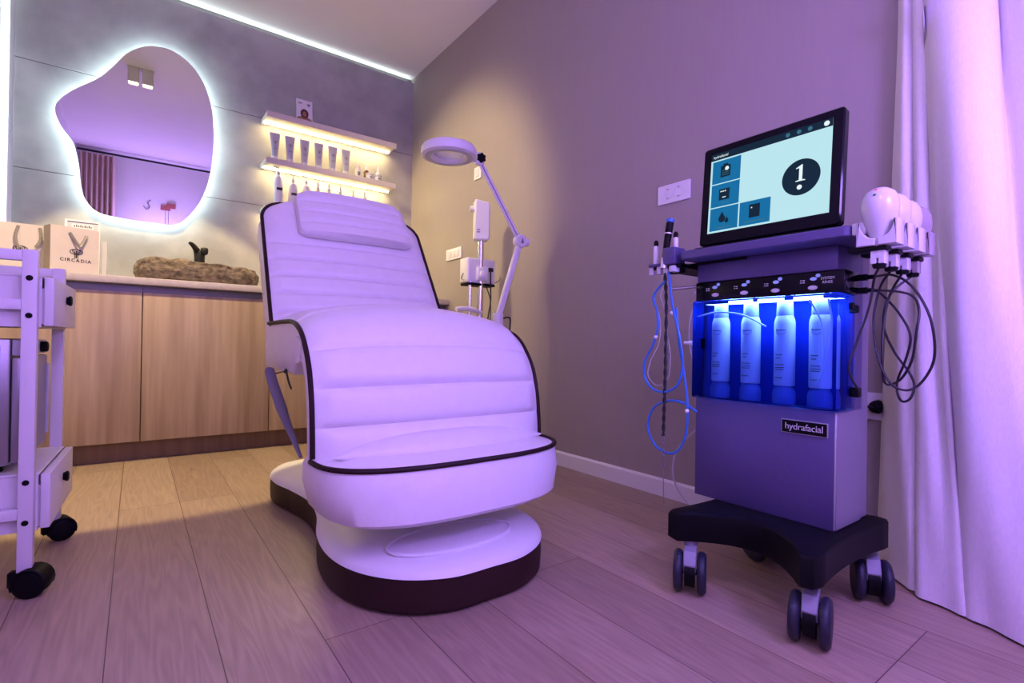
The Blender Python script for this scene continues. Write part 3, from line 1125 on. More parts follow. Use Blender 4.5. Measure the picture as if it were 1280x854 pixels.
bm = B()
loft(bm, [bring(0.012, 0.004), bring(0.002, 0.010), bring(0.0, 0.05), bring(0.002, 0.084)])
base = obj('base_band', bm, 'brown_band', chair)
bm = B()
loft(bm, [bring(-0.001, 0.0845), bring(0.003, 0.094), bring(0.014, 0.102), bring(0.05, 0.110), bring(0.10, 0.116), bring(0.15, 0.118)])
top = obj('base_cover', bm, 'white_plastic', chair, angle=60)
obj('step_outline', tube(B(), [Vector((0.655 + 0.172 * math.cos(R(a)), 1.13 + 0.080 * math.sin(R(a)), 0.1165 - 0.0025 * max(0, -math.sin(R(a))))) for a in range(0, 360, 6)], 0.0040, 6, True), 'white_plastic', top)
bm = B()
rings = []
for k, (sx, sy, z) in enumerate(((0.19, 0.33, 0.112), (0.165, 0.30, 0.125), (0.135, 0.25, 0.2), (0.125, 0.2, 0.36), (0.15, 0.22, 0.50), (0.19, 0.25, 0.535))):
    rings.append([Vector((0.69 + sx * math.cos(2 * math.pi * i / 40), 1.66 + sy * math.sin(2 * math.pi * i / 40), z)) for i in range(40)])
loft(bm, rings)
obj('pedestal', bm, 'white_plastic', chair)

# straps on the left of the seat
def at_px(x, y, X):
    return P(x, y, 'x', X)


bm = B()
tube(bm, crv([at_px(336.5, 460, 0.335), at_px(340, 475, 0.337), at_px(349, 502, 0.340), at_px(356, 522, 0.340), at_px(365, 545, 0.338), at_px(376, 572, 0.336)], 6),
     [0.004, 0.006] + [0.0068] * 14 + [0.0062 - 0.0003 * i for i in range(15)], 10, flat=2.3)
obj('strap', bm, 'purple_strap', chair)
bm = B()
tube(bm, crv([at_px(345, 467, 0.335), at_px(352, 465, 0.345), at_px(357, 464, 0.35), at_px(362, 456, 0.36), at_px(364, 450, 0.37)], 5), 0.0022, 6)
tube(bm, crv([at_px(358, 465, 0.35), at_px(360, 474, 0.35), at_px(362, 481, 0.35), at_px(364, 486, 0.35)], 5), 0.0028, 6)
tube(bm, crv([at_px(357, 464, 0.35), at_px(358, 456, 0.36), at_px(360, 450, 0.37)], 5), 0.0022, 6)
bmesh.ops.create_uvsphere(bm, u_segments=10, v_segments=6, radius=0.006, matrix=T(*at_px(357, 464.5, 0.35)))
obj('tie_cord', bm, 'cable', chair)
bm = B()
fl = [at_px(367, 424, 0.338), at_px(372, 420, 0.337), at_px(378, 428, 0.337), at_px(375, 452, 0.337), at_px(371, 455, 0.338)]
loft(bm, [[p + Vector((-0.003, 0, 0)) for p in fl], [p + Vector((0.006, 0, 0)) for p in fl]])
obj('cover_fold', bm, 'leather', chair)

# ------------------------------------------------------------------ facial machine
mach = thing('facial_machine', 'tall grey facial treatment machine on black wheeled base by the right wall', 'machine', (1.30, 0.66, 0))
MF, MB_, MY0, MY1 = 1.265, 1.455, 0.487, 0.843
bm = B()
box(bm, MF, MB_ - 0.045, MY0, MY1, 0.196, 0.466, 0.003, 2)
box(bm, MF, MB_ - 0.045, MY0, MY1, 0.786, 0.842, 0.003, 2)
box(bm, 1.345, MB_ - 0.045, MY0 + 0.001, MY1 - 0.001, 0.464, 0.788)
box(bm, MB_ - 0.043, MB_, MY0 + 0.004, MY1 - 0.004, 0.196, 0.842, 0.004, 2)
obj('body', bm, 'machine_grey', mach)
bm = B()
box(bm, MF - 0.0005, MF + 0.003, MY0 - 0.0008, MY0 + 0.003, 0.2, 0.464, 0.001, 1)
obj('corner_trim', bm, 'machine_light', mach)
bm = B()
box(bm, MF + 0.004, MB_ - 0.046, MY0 - 0.0012, MY0 + 0.002, 0.199, 0.463, 0.0005, 1)
obj('side_panel', bm, 'machine_side', mach)
bm = B()
box(bm, MB_ - 0.0425, MB_ - 0.001, MY0 + 0.0028, MY0 + 0.006, 0.199, 0.838, 0.0005, 1)
obj('side_panel', bm, 'machine_side', mach)
bm = B()
box(bm, 1.338, 1.3448, MY0 + 0.004, MY1 - 0.004, 0.468, 0.735)
obj('recess_liner', bm, 'tank_back', mach, smooth=False)

# black fluid panel with icons
bm = B()
box(bm, MF - 0.002, 1.345, MY0 - 0.015, MY1 + 0.003, 0.733, 0.7855, 0.003, 2)
pan = obj('fluid_panel', bm, 'black_gloss', mach)
PX = MF - 0.0026


def front(y, z, d=0.0):
    return Vector((PX - d, y, z))


fmx = frame_mx((PX, 0, 0), (0, -1, 0), (0, 0, 1), (-1, 0, 0))      # local x = -Y, y = Z
bm = B()
for yy in (0.783, 0.700, 0.619, 0.533):
    for k, (dy, dz) in enumerate(((0.004, 0.769), (-0.006, 0.776))):
        prism(bm, [(-yy - dy + 0.0075 * (1 - 0.3 * k) * math.cos(R(a)), dz + 0.0042 * math.sin(R(a))) for a in range(0, 360, 24)], lambda a, b, d: fmx @ Vector((a, b, d)), 0.0, 0.0008)
obj('hand_icon', bm, 'panel_icon', pan, smooth=False)
bm = B()
for yy in (0.785, 0.704, 0.624, 0.538):
    prism(bm, [(-yy + 0.0105 * math.cos(R(a)), 0.7485 + 0.005 * math.sin(R(a))) for a in range(0, 360, 20)], lambda a, b, d: fmx @ Vector((a, b, d)), 0.0, 0.0016)
    for dz in (0.7605, 0.7655):
        box(bm, PX - 0.0006, PX, yy + 0.018, yy + 0.023, dz, dz + 0.0022)
        box(bm, PX - 0.0006, PX, yy + 0.025, yy + 0.028, dz, dz + 0.0022)
text(bm, 'SYSTEM', 0.0085, fmx @ T(-0.507, 0.7685, 0), depth=0.0003)
text(bm, 'RINSE', 0.0085, fmx @ T(-0.507, 0.7595, 0), depth=0.0003)
obj('button_mark', bm, 'silver_print', pan, smooth=False)

# blue tank and its lights
bm = B()
box(bm, 1.238, 1.3375, MY0 - 0.013, MY1 - 0.003, 0.4685, 0.7325, 0.005, 2)
box(bm, 1.243, 1.3325, MY0 - 0.008, MY1 - 0.008, 0.4735, 0.7275)
tank = obj('tank', bm, 'tank', mach, angle=25, recalc=False)
bm = B()
for y0 in (0.745, 0.667, 0.580):
    box(bm, 1.262, 1.274, y0 - 0.062, y0, 0.7225, 0.7270, 0.0008, 1)
obj('tank_light', bm, 'led_blue', mach, smooth=False)
for (yy, zz_) in ((0.615, 0.7262), (0.70, 0.7262), (0.53, 0.7262)):
    pass
light('tank_glow', 'AREA', (1.285, 0.655, 0.722), 3.6, (0.30, 0.42, 1.0), (0, 0, 0), shape='RECTANGLE', size=0.05, size_y=0.31)

# name plate
bm = B()
box(bm, MF - 0.003, MF - 0.0002, 0.5015, 0.6055, 0.4045, 0.4375, 0.0012, 2)
pl = obj('name_plate', bm, 'machine_light', mach)
bm = B()
box(bm, MF - 0.0042, MF - 0.0031, 0.5035, 0.6035, 0.4065, 0.4355, 0.0005, 1)
obj('plate_face', bm, 'black_gloss', pl)
bm = B()
text(bm, 'hydrafacial', 0.0215, frame_mx((MF - 0.0045, 0.5535, 0.4212), (0, -1, 0), (0, 0, 1), (-1, 0, 0)), depth=0.0003, spacing=0.95)
obj('plate_lettering', bm, 'silver_print', pl, smooth=False)

# black base
def concave(p0, p1, depth, nx, n=12):
    out_ = []
    for i in range(n + 1):
        t_ = i / n
        p = Vector(p0).lerp(Vector(p1), t_)
        k = math.sin(math.pi * t_) ** 0.9
        out_.append((p.x + nx[0] * depth * k, p.y + nx[1] * depth * k))
    return out_


def base_outline(e):
    x0, x1, y0, y1 = 1.082 - e, 1.500 + e, 0.448 - e, 0.806 + e
    c = 0.030
    o = []
    o += concave((x0, y1 - c), (x0, y0 + c), 0.100, (1, 0))
    o += [(x0 + 0.007, y0 + 0.007)]
    o += concave((x0 + c, y0), (x1 - c, y0), 0.014, (0, 1))
    o += [(x1 - 0.007, y0 + 0.007)]
    o += concave((x1, y0 + c), (x1, y1 - c), 0.04, (-1, 0))
    o += [(x1 - 0.007, y1 - 0.007)]
    o += concave((x1 - c, y1), (x0 + c, y1), 0.014, (0, -1))
    o += [(x0 + 0.007, y1 - 0.007)]
    return [Vector((a, b, 0)) for a, b in o]


def zr(r_, z):
    return [Vector((p.x, p.y, z)) for p in r_]


bm = B()
br_ = base_outline(0)
bt = offset_ring(br_, -0.004) if False else br_
cen = Vector((1.30, 0.645, 0))


def shrink(k):
    return [cen + (p - cen) * k for p in br_]


loft(bm, [zr(shrink(0.97), 0.124), zr(br_, 0.130), zr(br_, 0.184), zr(shrink(0.985), 0.191), zr(shrink(0.86), 0.1955), zr(shrink(0.6), 0.1962)])
obj('base', bm, 'black', mach, angle=30)


def caster(x, y, rz, parent, h=0.128, wr=0.050):
    mx = T(x, y, 0) @ Matrix.Rotation(rz, 4, 'Z')
    bm = B()
    lathe(bm, [(0.016, 0.108), (0.017, 0.112), (0.017, h + 0.002)], 20, mx)
    # fork hood
    hood = [(-0.040, 0.055), (-0.046, 0.075), (-0.030, 0.103), (0.0, 0.112), (0.016, 0.108), (0.020, 0.09), (0.0, 0.07)]
    prism(bm, [(a - 0.006, b) for a, b in hood], lambda a, b, d: mx @ Vector((a, d, b)), -0.015, 0.015, bev=0.002)
    f = obj('caster', bm, 'caster_grey', parent)
    for s in (-1, 1):
        bm = B()
        wm = mx @ T(-0.022, s * 0.0275, wr) @ Matrix.Rotation(R(90), 4, 'X')
        lathe(bm, [(0.012, -0.010), (0.034, -0.011), (0.044, -0.010), (wr - 0.001, -0.005), (wr, 0), (wr - 0.001, 0.005), (0.044, 0.010), (0.034, 0.011), (0.012, 0.010)], 36, wm)
        obj('wheel', bm, 'wheel', f)
    bm = B()
    lathe(bm, [(0.036, -0.012), (0.036, 0.012)], 28, mx @ T(-0.022, 0, wr) @ Matrix.Rotation(R(90), 4, 'X'))
    lathe(bm, [(0.007, -0.030), (0.007, 0.030)], 12, mx @ T(-0.022, 0, wr) @ Matrix.Rotation(R(90), 4, 'X'))
    obj('hub', bm, 'black', f)


caster(1.134, 0.764, R(32), mach)
caster(1.150, 0.484, R(18), mach)
caster(1.462, 0.484, R(30), mach)
caster(1.462, 0.768, R(70), mach)

# top shelf of the machine
sp = rounded(1.188, 1.45, 0.432, 0.852, 0.018, 6)
bm = prism(B(), sp, lambda a, b, d: (a, b, d), 0.8425, 0.866, bev=0.003)
obj('top_shelf', bm, 'machine_grey', mach)
bm = B()
box(bm, 1.20, 1.44, 0.855, 0.945, 0.826, 0.838, 0.002, 1)
box(bm, 1.215, 1.235, 0.86, 0.90, 0.812, 0.827, 0.002, 1)
box(bm, 1.26, 1.275, 0.70, 0.95, 0.8355, 0.8420, 0.001, 1)
obj('side_bracket', bm, 'black', mach)
bm = B()
box(bm, 1.19, 1.42, 0.408, 0.434, 0.842, 0.868, 0.004, 2)
obj('side_rail', bm, 'handpiece', mach)

# monitor
mt = Matrix.Translation((1.252, 0.654, 0.884)) @ Matrix.Rotation(R(4.5), 4, 'Y')
mm = mt @ frame_mx((0, 0, 0), (0, -1, 0), (0, 0, 1), (-1, 0, 0))     # local x right across the screen, y up, z to the viewer


def scr(a, b, d):
    return mm @ Vector((a, b, d))


bm = B()
prism(bm, rounded(-0.176, 0.176, 0.0, 0.271, 0.009, 5), scr, -0.022, 0.002, bev=0.003)
box(bm, -0.10, 0.10, 0.03, 0.20, -0.035, -0.022, 0.006, 2, mm)
mon = obj('monitor', bm, 'black_gloss', mach)
bm = B()
prism(bm, rounded(-0.155, 0.155, 0.0, 0.10, 0.008, 4), lambda a, b, d: Vector((1.236 + b, 0.664 - a * 1.13, d)), 0.8665, 0.8785, bev=0.002)
obj('monitor_foot', bm, 'black', mach)
SCW, SB, ST = 0.152, 0.031, 0.251


def spoly(bm, poly, lev):
    bm2 = prism(bm, poly, scr, 0.0021 + 0.0004 * lev, 0.0024 + 0.0004 * lev)
    return bm2


def rect(a0, a1, b0, b1):
    return [(a0, b0), (a1, b0), (a1, b1), (a0, b1)]


obj('screen', spoly(B(), rect(-SCW, SCW, SB, ST), 0), 'scr_bg', mon, smooth=False)
bm = B()
spoly(bm, rect(-SCW, SCW, ST - 0.019, ST), 1)
obj('header_bar', bm, 'scr_dark', mon, smooth=False)
for a0_, a1_, b0_, b1_ in ((-0.146, -0.066, 0.166, 0.228), (-0.146, -0.066, 0.101, 0.163), (-0.146, -0.066, 0.036, 0.098), (-0.062, 0.018, 0.036, 0.098)):
    obj('menu_tile', spoly(B(), rect(a0_, a1_, b0_, b1_), 1), 'scr_tile', mon, smooth=False)
bm = B()
cxs, cys = 0.087, 0.129
spoly(bm, [(cxs + 0.0435 * math.cos(R(a)), cys + 0.0435 * math.sin(R(a))) for a in range(0, 360, 8)], 1)
spoly(bm, rect(-0.122, -0.094, 0.181, 0.212), 2)
spoly(bm, rect(-0.115, -0.101, 0.210, 0.217), 2)
spoly(bm, rect(-0.123, -0.093, 0.118, 0.148), 2)
for cxx, cyy, r_ in ((-0.111, 0.066, 0.0095), (-0.097, 0.059, 0.0055)):
    spoly(bm, [(cxx + r_ * math.cos(R(a)), cyy + r_ * math.sin(R(a))) for a in range(150, 391, 20)] + [(cxx, cyy + r_ * 2.1)], 2)
spoly(bm, rect(-0.036, -0.008, 0.054, 0.088), 2)
obj('dark_icon', bm, 'scr_dark', mon, smooth=False)
bm = B()
spoly(bm, [(cxs - 0.0115, cys - 0.0095), (cxs + 0.0105, cys - 0.0095), (cxs + 0.0105, cys - 0.0078), (cxs + 0.0035, cys - 0.0062), (cxs + 0.0035, cys + 0.030), (cxs + 0.0015, cys + 0.030), (cxs - 0.0115, cys + 0.0235), (cxs - 0.0115, cys + 0.022), (cxs - 0.004, cys + 0.0225), (cxs - 0.004, cys - 0.0062), (cxs - 0.0115, cys - 0.0078)], 2)
spoly(bm, [(cxs - 0.002 + 0.0058 * math.cos(R(a)), cys - 0.024 + 0.0058 * math.sin(R(a))) for a in range(0, 360, 20)], 2)
spoly(bm, [(0.139 + 0.006 * math.cos(R(a)), ST - 0.0095 + 0.006 * math.sin(R(a))) for a in range(0, 360, 20)], 2)
spoly(bm, [(-0.104 + 0.0055 * math.cos(R(a)), 0.203 + 0.0055 * math.sin(R(a))) for a in range(0, 360, 20)], 3)
for k in range(3):
    spoly(bm, rect(-0.119 + k * 0.006, -0.115 + k * 0.006, 0.140, 0.143), 3)
spoly(bm, rect(-0.113, -0.103, 0.124, 0.1262), 3)
spoly(bm, rect(-0.031, -0.028, 0.078, 0.081), 3)
text(bm, 'hydrafacial', 0.010, mm @ T(-0.124, ST - 0.010, 0.0030), depth=0.0001)
obj('white_mark', bm, 'scr_white', mon, smooth=False)
bm = B()
for cxx in (0.052, 0.078, 0.103):
    spoly(bm, [(cxx + 0.0052 * math.cos(R(a)), ST - 0.0095 + 0.0052 * math.sin(R(a))) for a in range(0, 360, 24)], 2)
for a0, a1, b0_ in ((-0.117, -0.099, 0.1735), (-0.117, -0.097, 0.1085), (-0.128, -0.084, 0.042), (-0.049, 0.005, 0.0435)):
    spoly(bm, rect(a0, a1, b0_, b0_ + 0.0028), 2)
for k in range(3):
    spoly(bm, rect(-0.118, -0.098, 0.186 + 0.006 * k, 0.1875 + 0.006 * k), 3)
obj('faint_mark', bm, 'scr_mid', mon, smooth=False)

# four bottles inside the blue tank
bots = ['leftmost', 'second from the left', 'third from the left', 'rightmost, beside the tubing']
def sol_bottle(x, y, z):
    t = thing('solution_bottle', 'white solution bottle inside the blue tank, leftmost of four', 'bottle', (x, y, z), group='solution bottles in the blue tank')
    obj('body', lathe(B(), [(0.0225, 0), (0.024, 0.002), (0.024, 0.150), (0.0232, 0.158), (0.0205, 0.166), (0.019, 0.170)], 28, T(x, y, z)), 'bottle', t)
    obj('cap', lathe(B(), [(0.0192, 0.1705), (0.0196, 0.173), (0.0178, 0.207), (0.0160, 0.209)], 24, T(x, y, z)), 'bottle_cap', t)
    bm = B()
    mx = frame_mx((x - 0.0243, y, z), (0, -1, 0), (0, 0, 1), (-1, 0, 0))
    tube(bm, [mx @ Vector((0.012 * math.cos(R(a)), 0.133 + 0.009 * math.sin(R(a)), -0.003 + 0.003 * abs(math.sin(R(a))))) for a in range(150, 391, 20)], 0.0006, 5)
    for a0, a1, b_ in ((-0.010, 0.010, 0.134), (-0.011, 0.004, 0.074), (-0.011, 0.0, 0.066), (-0.012, 0.008, 0.050), (-0.012, 0.009, 0.043), (-0.012, 0.007, 0.038), (-0.012, 0.005, 0.018)):
        box(bm, a0, a1, b_, b_ + 0.0022, -0.006, 0.0008, mx=mx)
    obj('print', bm, 'ink_grey', t, smooth=False)
    return t


sb0 = sol_bottle(1.288, 0.777, 0.516)
for y, o_ in ((0.694, bots[1]), (0.609, bots[2]), (0.528, bots[3])):
    dup(sb0, (1.288, y, 0.516), 'white solution bottle inside the blue tank, %s of four' % o_)
bm = B()
for yy in (0.777, 0.694, 0.609, 0.528):
    lathe(bm, [(0.026, 0.4738), (0.026, 0.500), (0.02, 0.5155)], 20, T(1.288, yy, 0))
obj('bottle_holder', bm, 'tank_back', mach)
bm = B()
for pts_ in ([(0.50, 0.72), (0.492, 0.66), (0.505, 0.58), (0.52, 0.53)], [(0.54, 0.72), (0.515, 0.67), (0.508, 0.6), (0.514, 0.54)], [(0.83, 0.69), (0.77, 0.70), (0.70, 0.69), (0.64, 0.66)]):
    tube(bm, crv([(1.252, y, z) for y, z in pts_], 8), 0.0022, 6)
obj('inner_tubing', bm, 'bottle', mach)

# small side connectors on the machine
bm = B()
box(bm, 1.30, 1.33, 0.852 - 0.012, 0.856, 0.60, 0.632, 0.002, 1)
cyl(bm, (1.30, MY0 - 0.02, 0.705), (1.30, MY0 - 0.012, 0.705), 0.008, 12)
for z in (0.772, 0.742):
    cyl(bm, (1.34, MY0 - 0.032, z), (1.34, MY0 + 0.002, z), 0.0075, 14)
    cyl(bm, (1.34, MY0 - 0.045, z), (1.34, MY0 - 0.03, z), 0.005, 12)
box(bm, 1.315, 1.335, MY0 - 0.026, MY0 + 0.002, 0.498, 0.520, 0.002, 1)
box(bm, 1.315, 1.328, MY0 - 0.022, MY0 + 0.002, 0.69, 0.708, 0.002, 1)
obj('connector', bm, 'black', mach)
bm = B()
cyl(bm, (1.27, 0.843, 0.617), (1.27, 0.885, 0.618), 0.0045, 12)
cyl(bm, (1.27, 0.858, 0.617), (1.27, 0.868, 0.617), 0.007, 12)
cyl(bm, (1.30, 0.843, 0.765), (1.30, 0.872, 0.764), 0.0055, 12)
obj('hose_fitting', bm, 'white_plastic', mach)

# ---- right hand holders and the four domed handpieces
HY = 0.3885
hx_ = [1.205, 1.272, 1.338, 1.405]
def holder_bm(x, y):
    bm = B()
    w, z0, z1 = 0.0355, 0.816, 0.866
    for s in (-1, 1):
        poly = [(0.0025, z0), (w, z0)] + [(w, z1)] + [(w - 0.006, z1)]
        for k in range(9):
            a = R(180 - 0 - 90 * k / 8)
            poly.append(((w - 0.006) - (w - 0.0085) * (1 - math.cos(R(90) * k / 8)), z1 - 0.036 * math.sin(R(90) * k / 8)))
        prism(bm, [(a, b) for a, b in poly], lambda a, b, d: (x + d, y + s * a, b), -0.020, 0.020, bev=0.002)
    for s in (-1, 1):
        prism(bm, [(0.002 * s, 0.780), (0.012 * s, 0.780), (0.012 * s, 0.817), (0.002 * s, 0.817)], lambda a, b, d: (x + d, y + a, b), -0.012, 0.012, bev=0.001)
    return bm


for k, x in enumerate(hx_):
    h = obj('handpiece_holder', holder_bm(x, HY), 'handpiece' if k < 3 else 'handpiece_grey', mach)
bm = B()
for x in hx_:
    box(bm, x - 0.016, x + 0.016, HY - 0.016, 0.44, 0.806, 0.8155, 0.002, 1)
obj('holder_arm', bm, 'black', mach)

cab_px = [
    [(1097, 328), (1093, 348), (1086, 385), (1072, 425), (1061, 462), (1060, 478)],
    [(1108, 331), (1100, 360), (1092, 400), (1097, 445), (1112, 478), (1132, 488), (1150, 480), (1166, 455), (1168, 425), (1160, 390), (1140, 358), (1116, 344), (1092, 341)],
    [(1118, 333), (1112, 370), (1104, 410), (1103, 450), (1104, 472), (1110, 481), (1126, 474), (1140, 450), (1146, 412), (1149, 390), (1143, 372), (1125, 365), (1093, 364)],
    [(1127, 338), (1118, 362), (1107, 382), (1105, 410), (1118, 440), (1136, 465), (1143, 482), (1138, 498), (1128, 502), (1122, 492), (1122, 475), (1132, 450), (1138, 420), (1124, 392), (1102, 368), (1092, 365)]]
dlab = ['white domed handpiece with a red light, nearest of four in the machine holders',
        'white domed handpiece second from the front in the machine holders',
        'white domed handpiece third from the front in the machine holders',
        'taupe domed handpiece farthest back in the machine holders']
for k, x in enumerate(hx_):
    t = thing('handpiece', dlab[k], 'handpiece', (x, HY, 0.82), group='domed handpieces on the right of the machine')
    pr = [(0.006, 0.788), (0.012, 0.792), (0.013, 0.825), (0.020, 0.842), (0.028, 0.862), (0.0325, 0.882), (0.0335, 0.896), (0.031, 0.912), (0.025, 0.924), (0.014, 0.932), (0.0, 0.9345)]
    zs = [0, 0, 0.002, 0.004][k]
    obj('body', lathe(B(), [(r_, z - zs) for r_, z in pr], 32, T(x, HY, 0)), 'handpiece' if k < 3 else 'handpiece_grey', t)
    if k == 0:
        bm = B()
        bmesh.ops.create_uvsphere(bm, u_segments=10, v_segments=6, radius=0.0035, matrix=T(x - 0.0215, HY, 0.9245))
        obj('indicator_light', bm, 'red', t)
        bm = B()
        bmesh.ops.create_uvsphere(bm, u_segments=10, v_segments=6, radius=0.003, matrix=T(x - 0.0295, HY, 0.9145))
        obj('indicator_mark', bm, 'green', t)
    obj('cord_boot', lathe(B(), [(0.010, 0.772), (0.012, 0.776), (0.012, 0.7815)], 14, T(x, HY, 0)), 'black', t)
    cp = [Vector((x, HY, 0.775))]
    n_ = len(cab_px[k])
    for i, q in enumerate(cab_px[k][1:]):
        Xp = 1.30 + 0.022 * k + 0.014 * math.sin(i * 1.3 + k)
        cp.append(P(q[0], q[1], 'x', Xp))
    end = [Vector((1.325, MY0 - 0.026, 0.509)), Vector((1.34, MY0 - 0.044, 0.772)), Vector((1.34, MY0 - 0.044, 0.742)), Vector((1.34, MY0 - 0.044, 0.742))][k]
    cp[-1] = end
    obj('cable', tube(B(), crv(cp, 8), 0.0026, 8), 'cable', t)

# ---- left holder, wand, vials, hoses
bm = B()
box(bm, 1.185, 1.235, 0.862, 0.902, 0.835, 0.882, 0.003, 2)
box(bm, 1.19, 1.24, 0.902, 0.955, 0.834, 0.842, 0.002, 1)
obj('wand_bracket', bm, 'machine_grey', mach)
bm = B()
for y in (0.952, 0.925, 0.903):
    lathe(bm, [(0.0075, 0.812), (0.009, 0.815), (0.009, 0.834)], 16, T(1.205, y, 0))
box(bm, 1.19, 1.22, 0.866, 0.884, 0.814, 0.832, 0.003, 2)
obj('holder_cup', bm, 'handpiece', mach)
vlab = ['small white vial with dark cap, leftmost in the left holder of the machine', 'small white vial half hidden behind the black wand', 'small white vial with dark cap right of the black wand']
for (y, z0, X, lab) in ((0.943, 0.8425, 1.21, vlab[0]), (0.921, 0.8425, 1.225, vlab[1]), (0.885, 0.8825, 1.222, vlab[2])):
    t = thing('serum_vial', lab, 'vial', (X, y, z0), group='vials in the left holder of the machine')
    hgt = 0.052 if z0 < 0.88 else 0.03
    obj('body', lathe(B(), [(0.0065, 0), (0.0072, 0.001), (0.0072, hgt), (0.006, hgt + 0.002)], 16, T(X, y, z0)), 'white_plastic', t)
    obj('cap', lathe(B(), [(0.0066, hgt + 0.002), (0.0066, hgt + 0.014), (0.0045, hgt + 0.0145), (0.0045, hgt + 0.018)], 16, T(X, y, z0)), 'black', t)

def hz(x, y, X=1.20):
    """point on the hose plane from the enlarged view of the hose loops"""
    return P(790 + x / 2.245, 260 + y / 2.245, 'x', X)


wb, wt = hz(92, 140, 1.195), hz(108, 34, 1.21)
t = thing('treatment_wand', 'black handpiece wand with blue tip and looped blue hose, left of the machine', 'wand', tuple(wb))
d_ = (wt - wb)
bm = B()
lathe(bm, [(0.0075, 0), (0.0085, 0.01), (0.0095, 0.4 * d_.length), (0.0105, 0.75 * d_.length), (0.0105, d_.length - 0.008)], 20, align(wb, d_))
obj('grip', bm, 'black', t)
bm = B()
lathe(bm, [(0.0095, d_.length - 0.008), (0.0112, d_.length - 0.006), (0.0112, d_.length + 0.001), (0.009, d_.length + 0.003)], 20, align(wb, d_))
obj('tip', bm, 'blue_hose', t)
bm = B()
lathe(bm, [(0.0108, d_.length * 0.62), (0.0110, d_.length * 0.63), (0.0108, d_.length * 0.65)], 20, align(wb, d_))
lathe(bm, [(0.0085, -0.03), (0.0085, -0.001)], 16, align(wb, d_))
obj('collar', bm, 'silver_print', t)
bm = B()
tube(bm, crv([hz(97, 205), hz(80, 218), hz(60, 250), hz(70, 290), hz(72, 335), hz(58, 385), hz(36, 430), hz(36, 475), hz(58, 508), hz(92, 516), hz(128, 496), hz(142, 440), hz(136, 380), hz(124, 320), hz(112, 265), hz(106, 205), hz(103, 180)], 8), 0.0034, 8)
tube(bm, crv([hz(124, 280, 1.205), hz(131, 370, 1.205), hz(145, 460, 1.205), hz(155, 545, 1.205), hz(152, 630, 1.205), hz(130, 680, 1.205), hz(98, 688, 1.205), hz(62, 662, 1.205), hz(44, 612, 1.205), hz(60, 562, 1.205), hz(100, 542, 1.205), hz(140, 546, 1.205), hz(182, 572, 1.23)], 8), 0.0034, 8)
obj('hose', bm, 'blue_hose', t)
bm = B()
for q in ((67, 362), (112, 295), (154, 570)):
    p = hz(*q)
    bmesh.ops.create_uvsphere(bm, u_segments=10, v_segments=8, radius=0.0055, matrix=T(*p))
obj('hose_clip', bm, 'white_plastic', t)
bm = B()
ctl = [hz(92, 180), hz(96, 260), hz(95, 380), hz(93, 480), hz(90, 560), hz(88, 640)]
cc = crv(ctl, 30)
for ph in (0, math.pi):
    tube(bm, [p + Vector((0.0022 * math.sin(i * 0.33 + ph), 0.0026 * math.cos(i * 0.33 + ph), 0)) for i, p in enumerate(cc)], 0.0029, 6)
solo('twisted_cord', bm, 'cable', 'black twisted cord hanging beside the blue hose loops', 'cord', loc=tuple(hz(92, 180)))
bm = B()
for k in range(5):
    y0 = 642 + k * 17
    tube(bm, [hz(88 + (5 if k % 2 else 3.2) * math.cos(R(a)), y0 + 9 + 10 * math.sin(R(a))) + Vector((0.003 * (k % 2) * math.sin(R(a)), 0, 0)) for a in range(0, 360, 30)], 0.0009, 5, True)
tube(bm, [hz(88, 735), hz(88, 780), hz(89, 832)], 0.0013, 6)
solo('hanging_chain', bm, 'metal_dark', 'thin chain and pin hanging below the twisted black cord', 'chain', loc=tuple(hz(88, 642)))
bm = B()
tube(bm, crv([hz(88, 225, 1.21), hz(80, 248, 1.21), hz(86, 268, 1.21), hz(95, 300, 1.21), hz(100, 360, 1.21), hz(108, 420, 1.21), hz(100, 480, 1.21), hz(70, 498, 1.21), hz(45, 470, 1.21), hz(52, 430, 1.21), hz(75, 380, 1.21), hz(80, 330, 1.21), hz(74, 290, 1.21)], 7), 0.0013, 6)
solo('thin_tubing', bm, 'clear_tube', 'thin clear tubing looped behind the blue hose', 'tubing', loc=tuple(hz(88, 225, 1.21)))
bm = B()
tube(bm, crv([hz(178, 270, 1.31), hz(164, 310, 1.31), hz(160, 360, 1.31), hz(166, 410, 1.31), hz(180, 450, 1.31)], 7), 0.0016, 6)
tube(bm, crv([hz(184, 620, 1.36), hz(150, 650, 1.38), hz(122, 690, 1.40), hz(114, 740, 1.42), hz(128, 790, 1.44), hz(160, 832, 1.46)], 7), 0.0030, 8)
obj('drain_tube', bm, 'clear_tube', mach)
bm = B()
cyl(bm, hz(112, 228, 1.24), hz(182, 221, 1.28), 0.004, 10)
obj('rod', bm, 'metal_dark', mach)

# ------------------------------------------------------------------ white trolley with the towel warmer
TX0, TX1, TY0, TY1 = -0.535, -0.186, 1.612, 2.035
tr = thing('trolley', 'white metal two tier trolley with drawers and black castors at the left edge', 'trolley', ((TX0 + TX1) / 2, (TY0 + TY1) / 2, 0))
PW = 0.027
for x in (TX0, TX1 - PW):
    for y in (TY0, TY1 - PW):
        hi = 0.808
        obj('post', box(B(), x, x + PW, y, y + PW, 0.062, hi, 0.0015, 2), 'trolley_white', tr)
for y in (TY0, TY1 - PW):
    obj('top_rail', box(B(), TX0 + PW, TX1 - PW, y + 0.002, y + PW - 0.002, 0.782, 0.806, 0.0015, 2), 'trolley_white', tr)
    for z in (0.668, 0.183):
        obj('side_rail', box(B(), TX0 + PW, TX1 - PW, y + 0.003, y + PW - 0.003, z, z + 0.024, 0.0015, 2), 'trolley_white', tr)
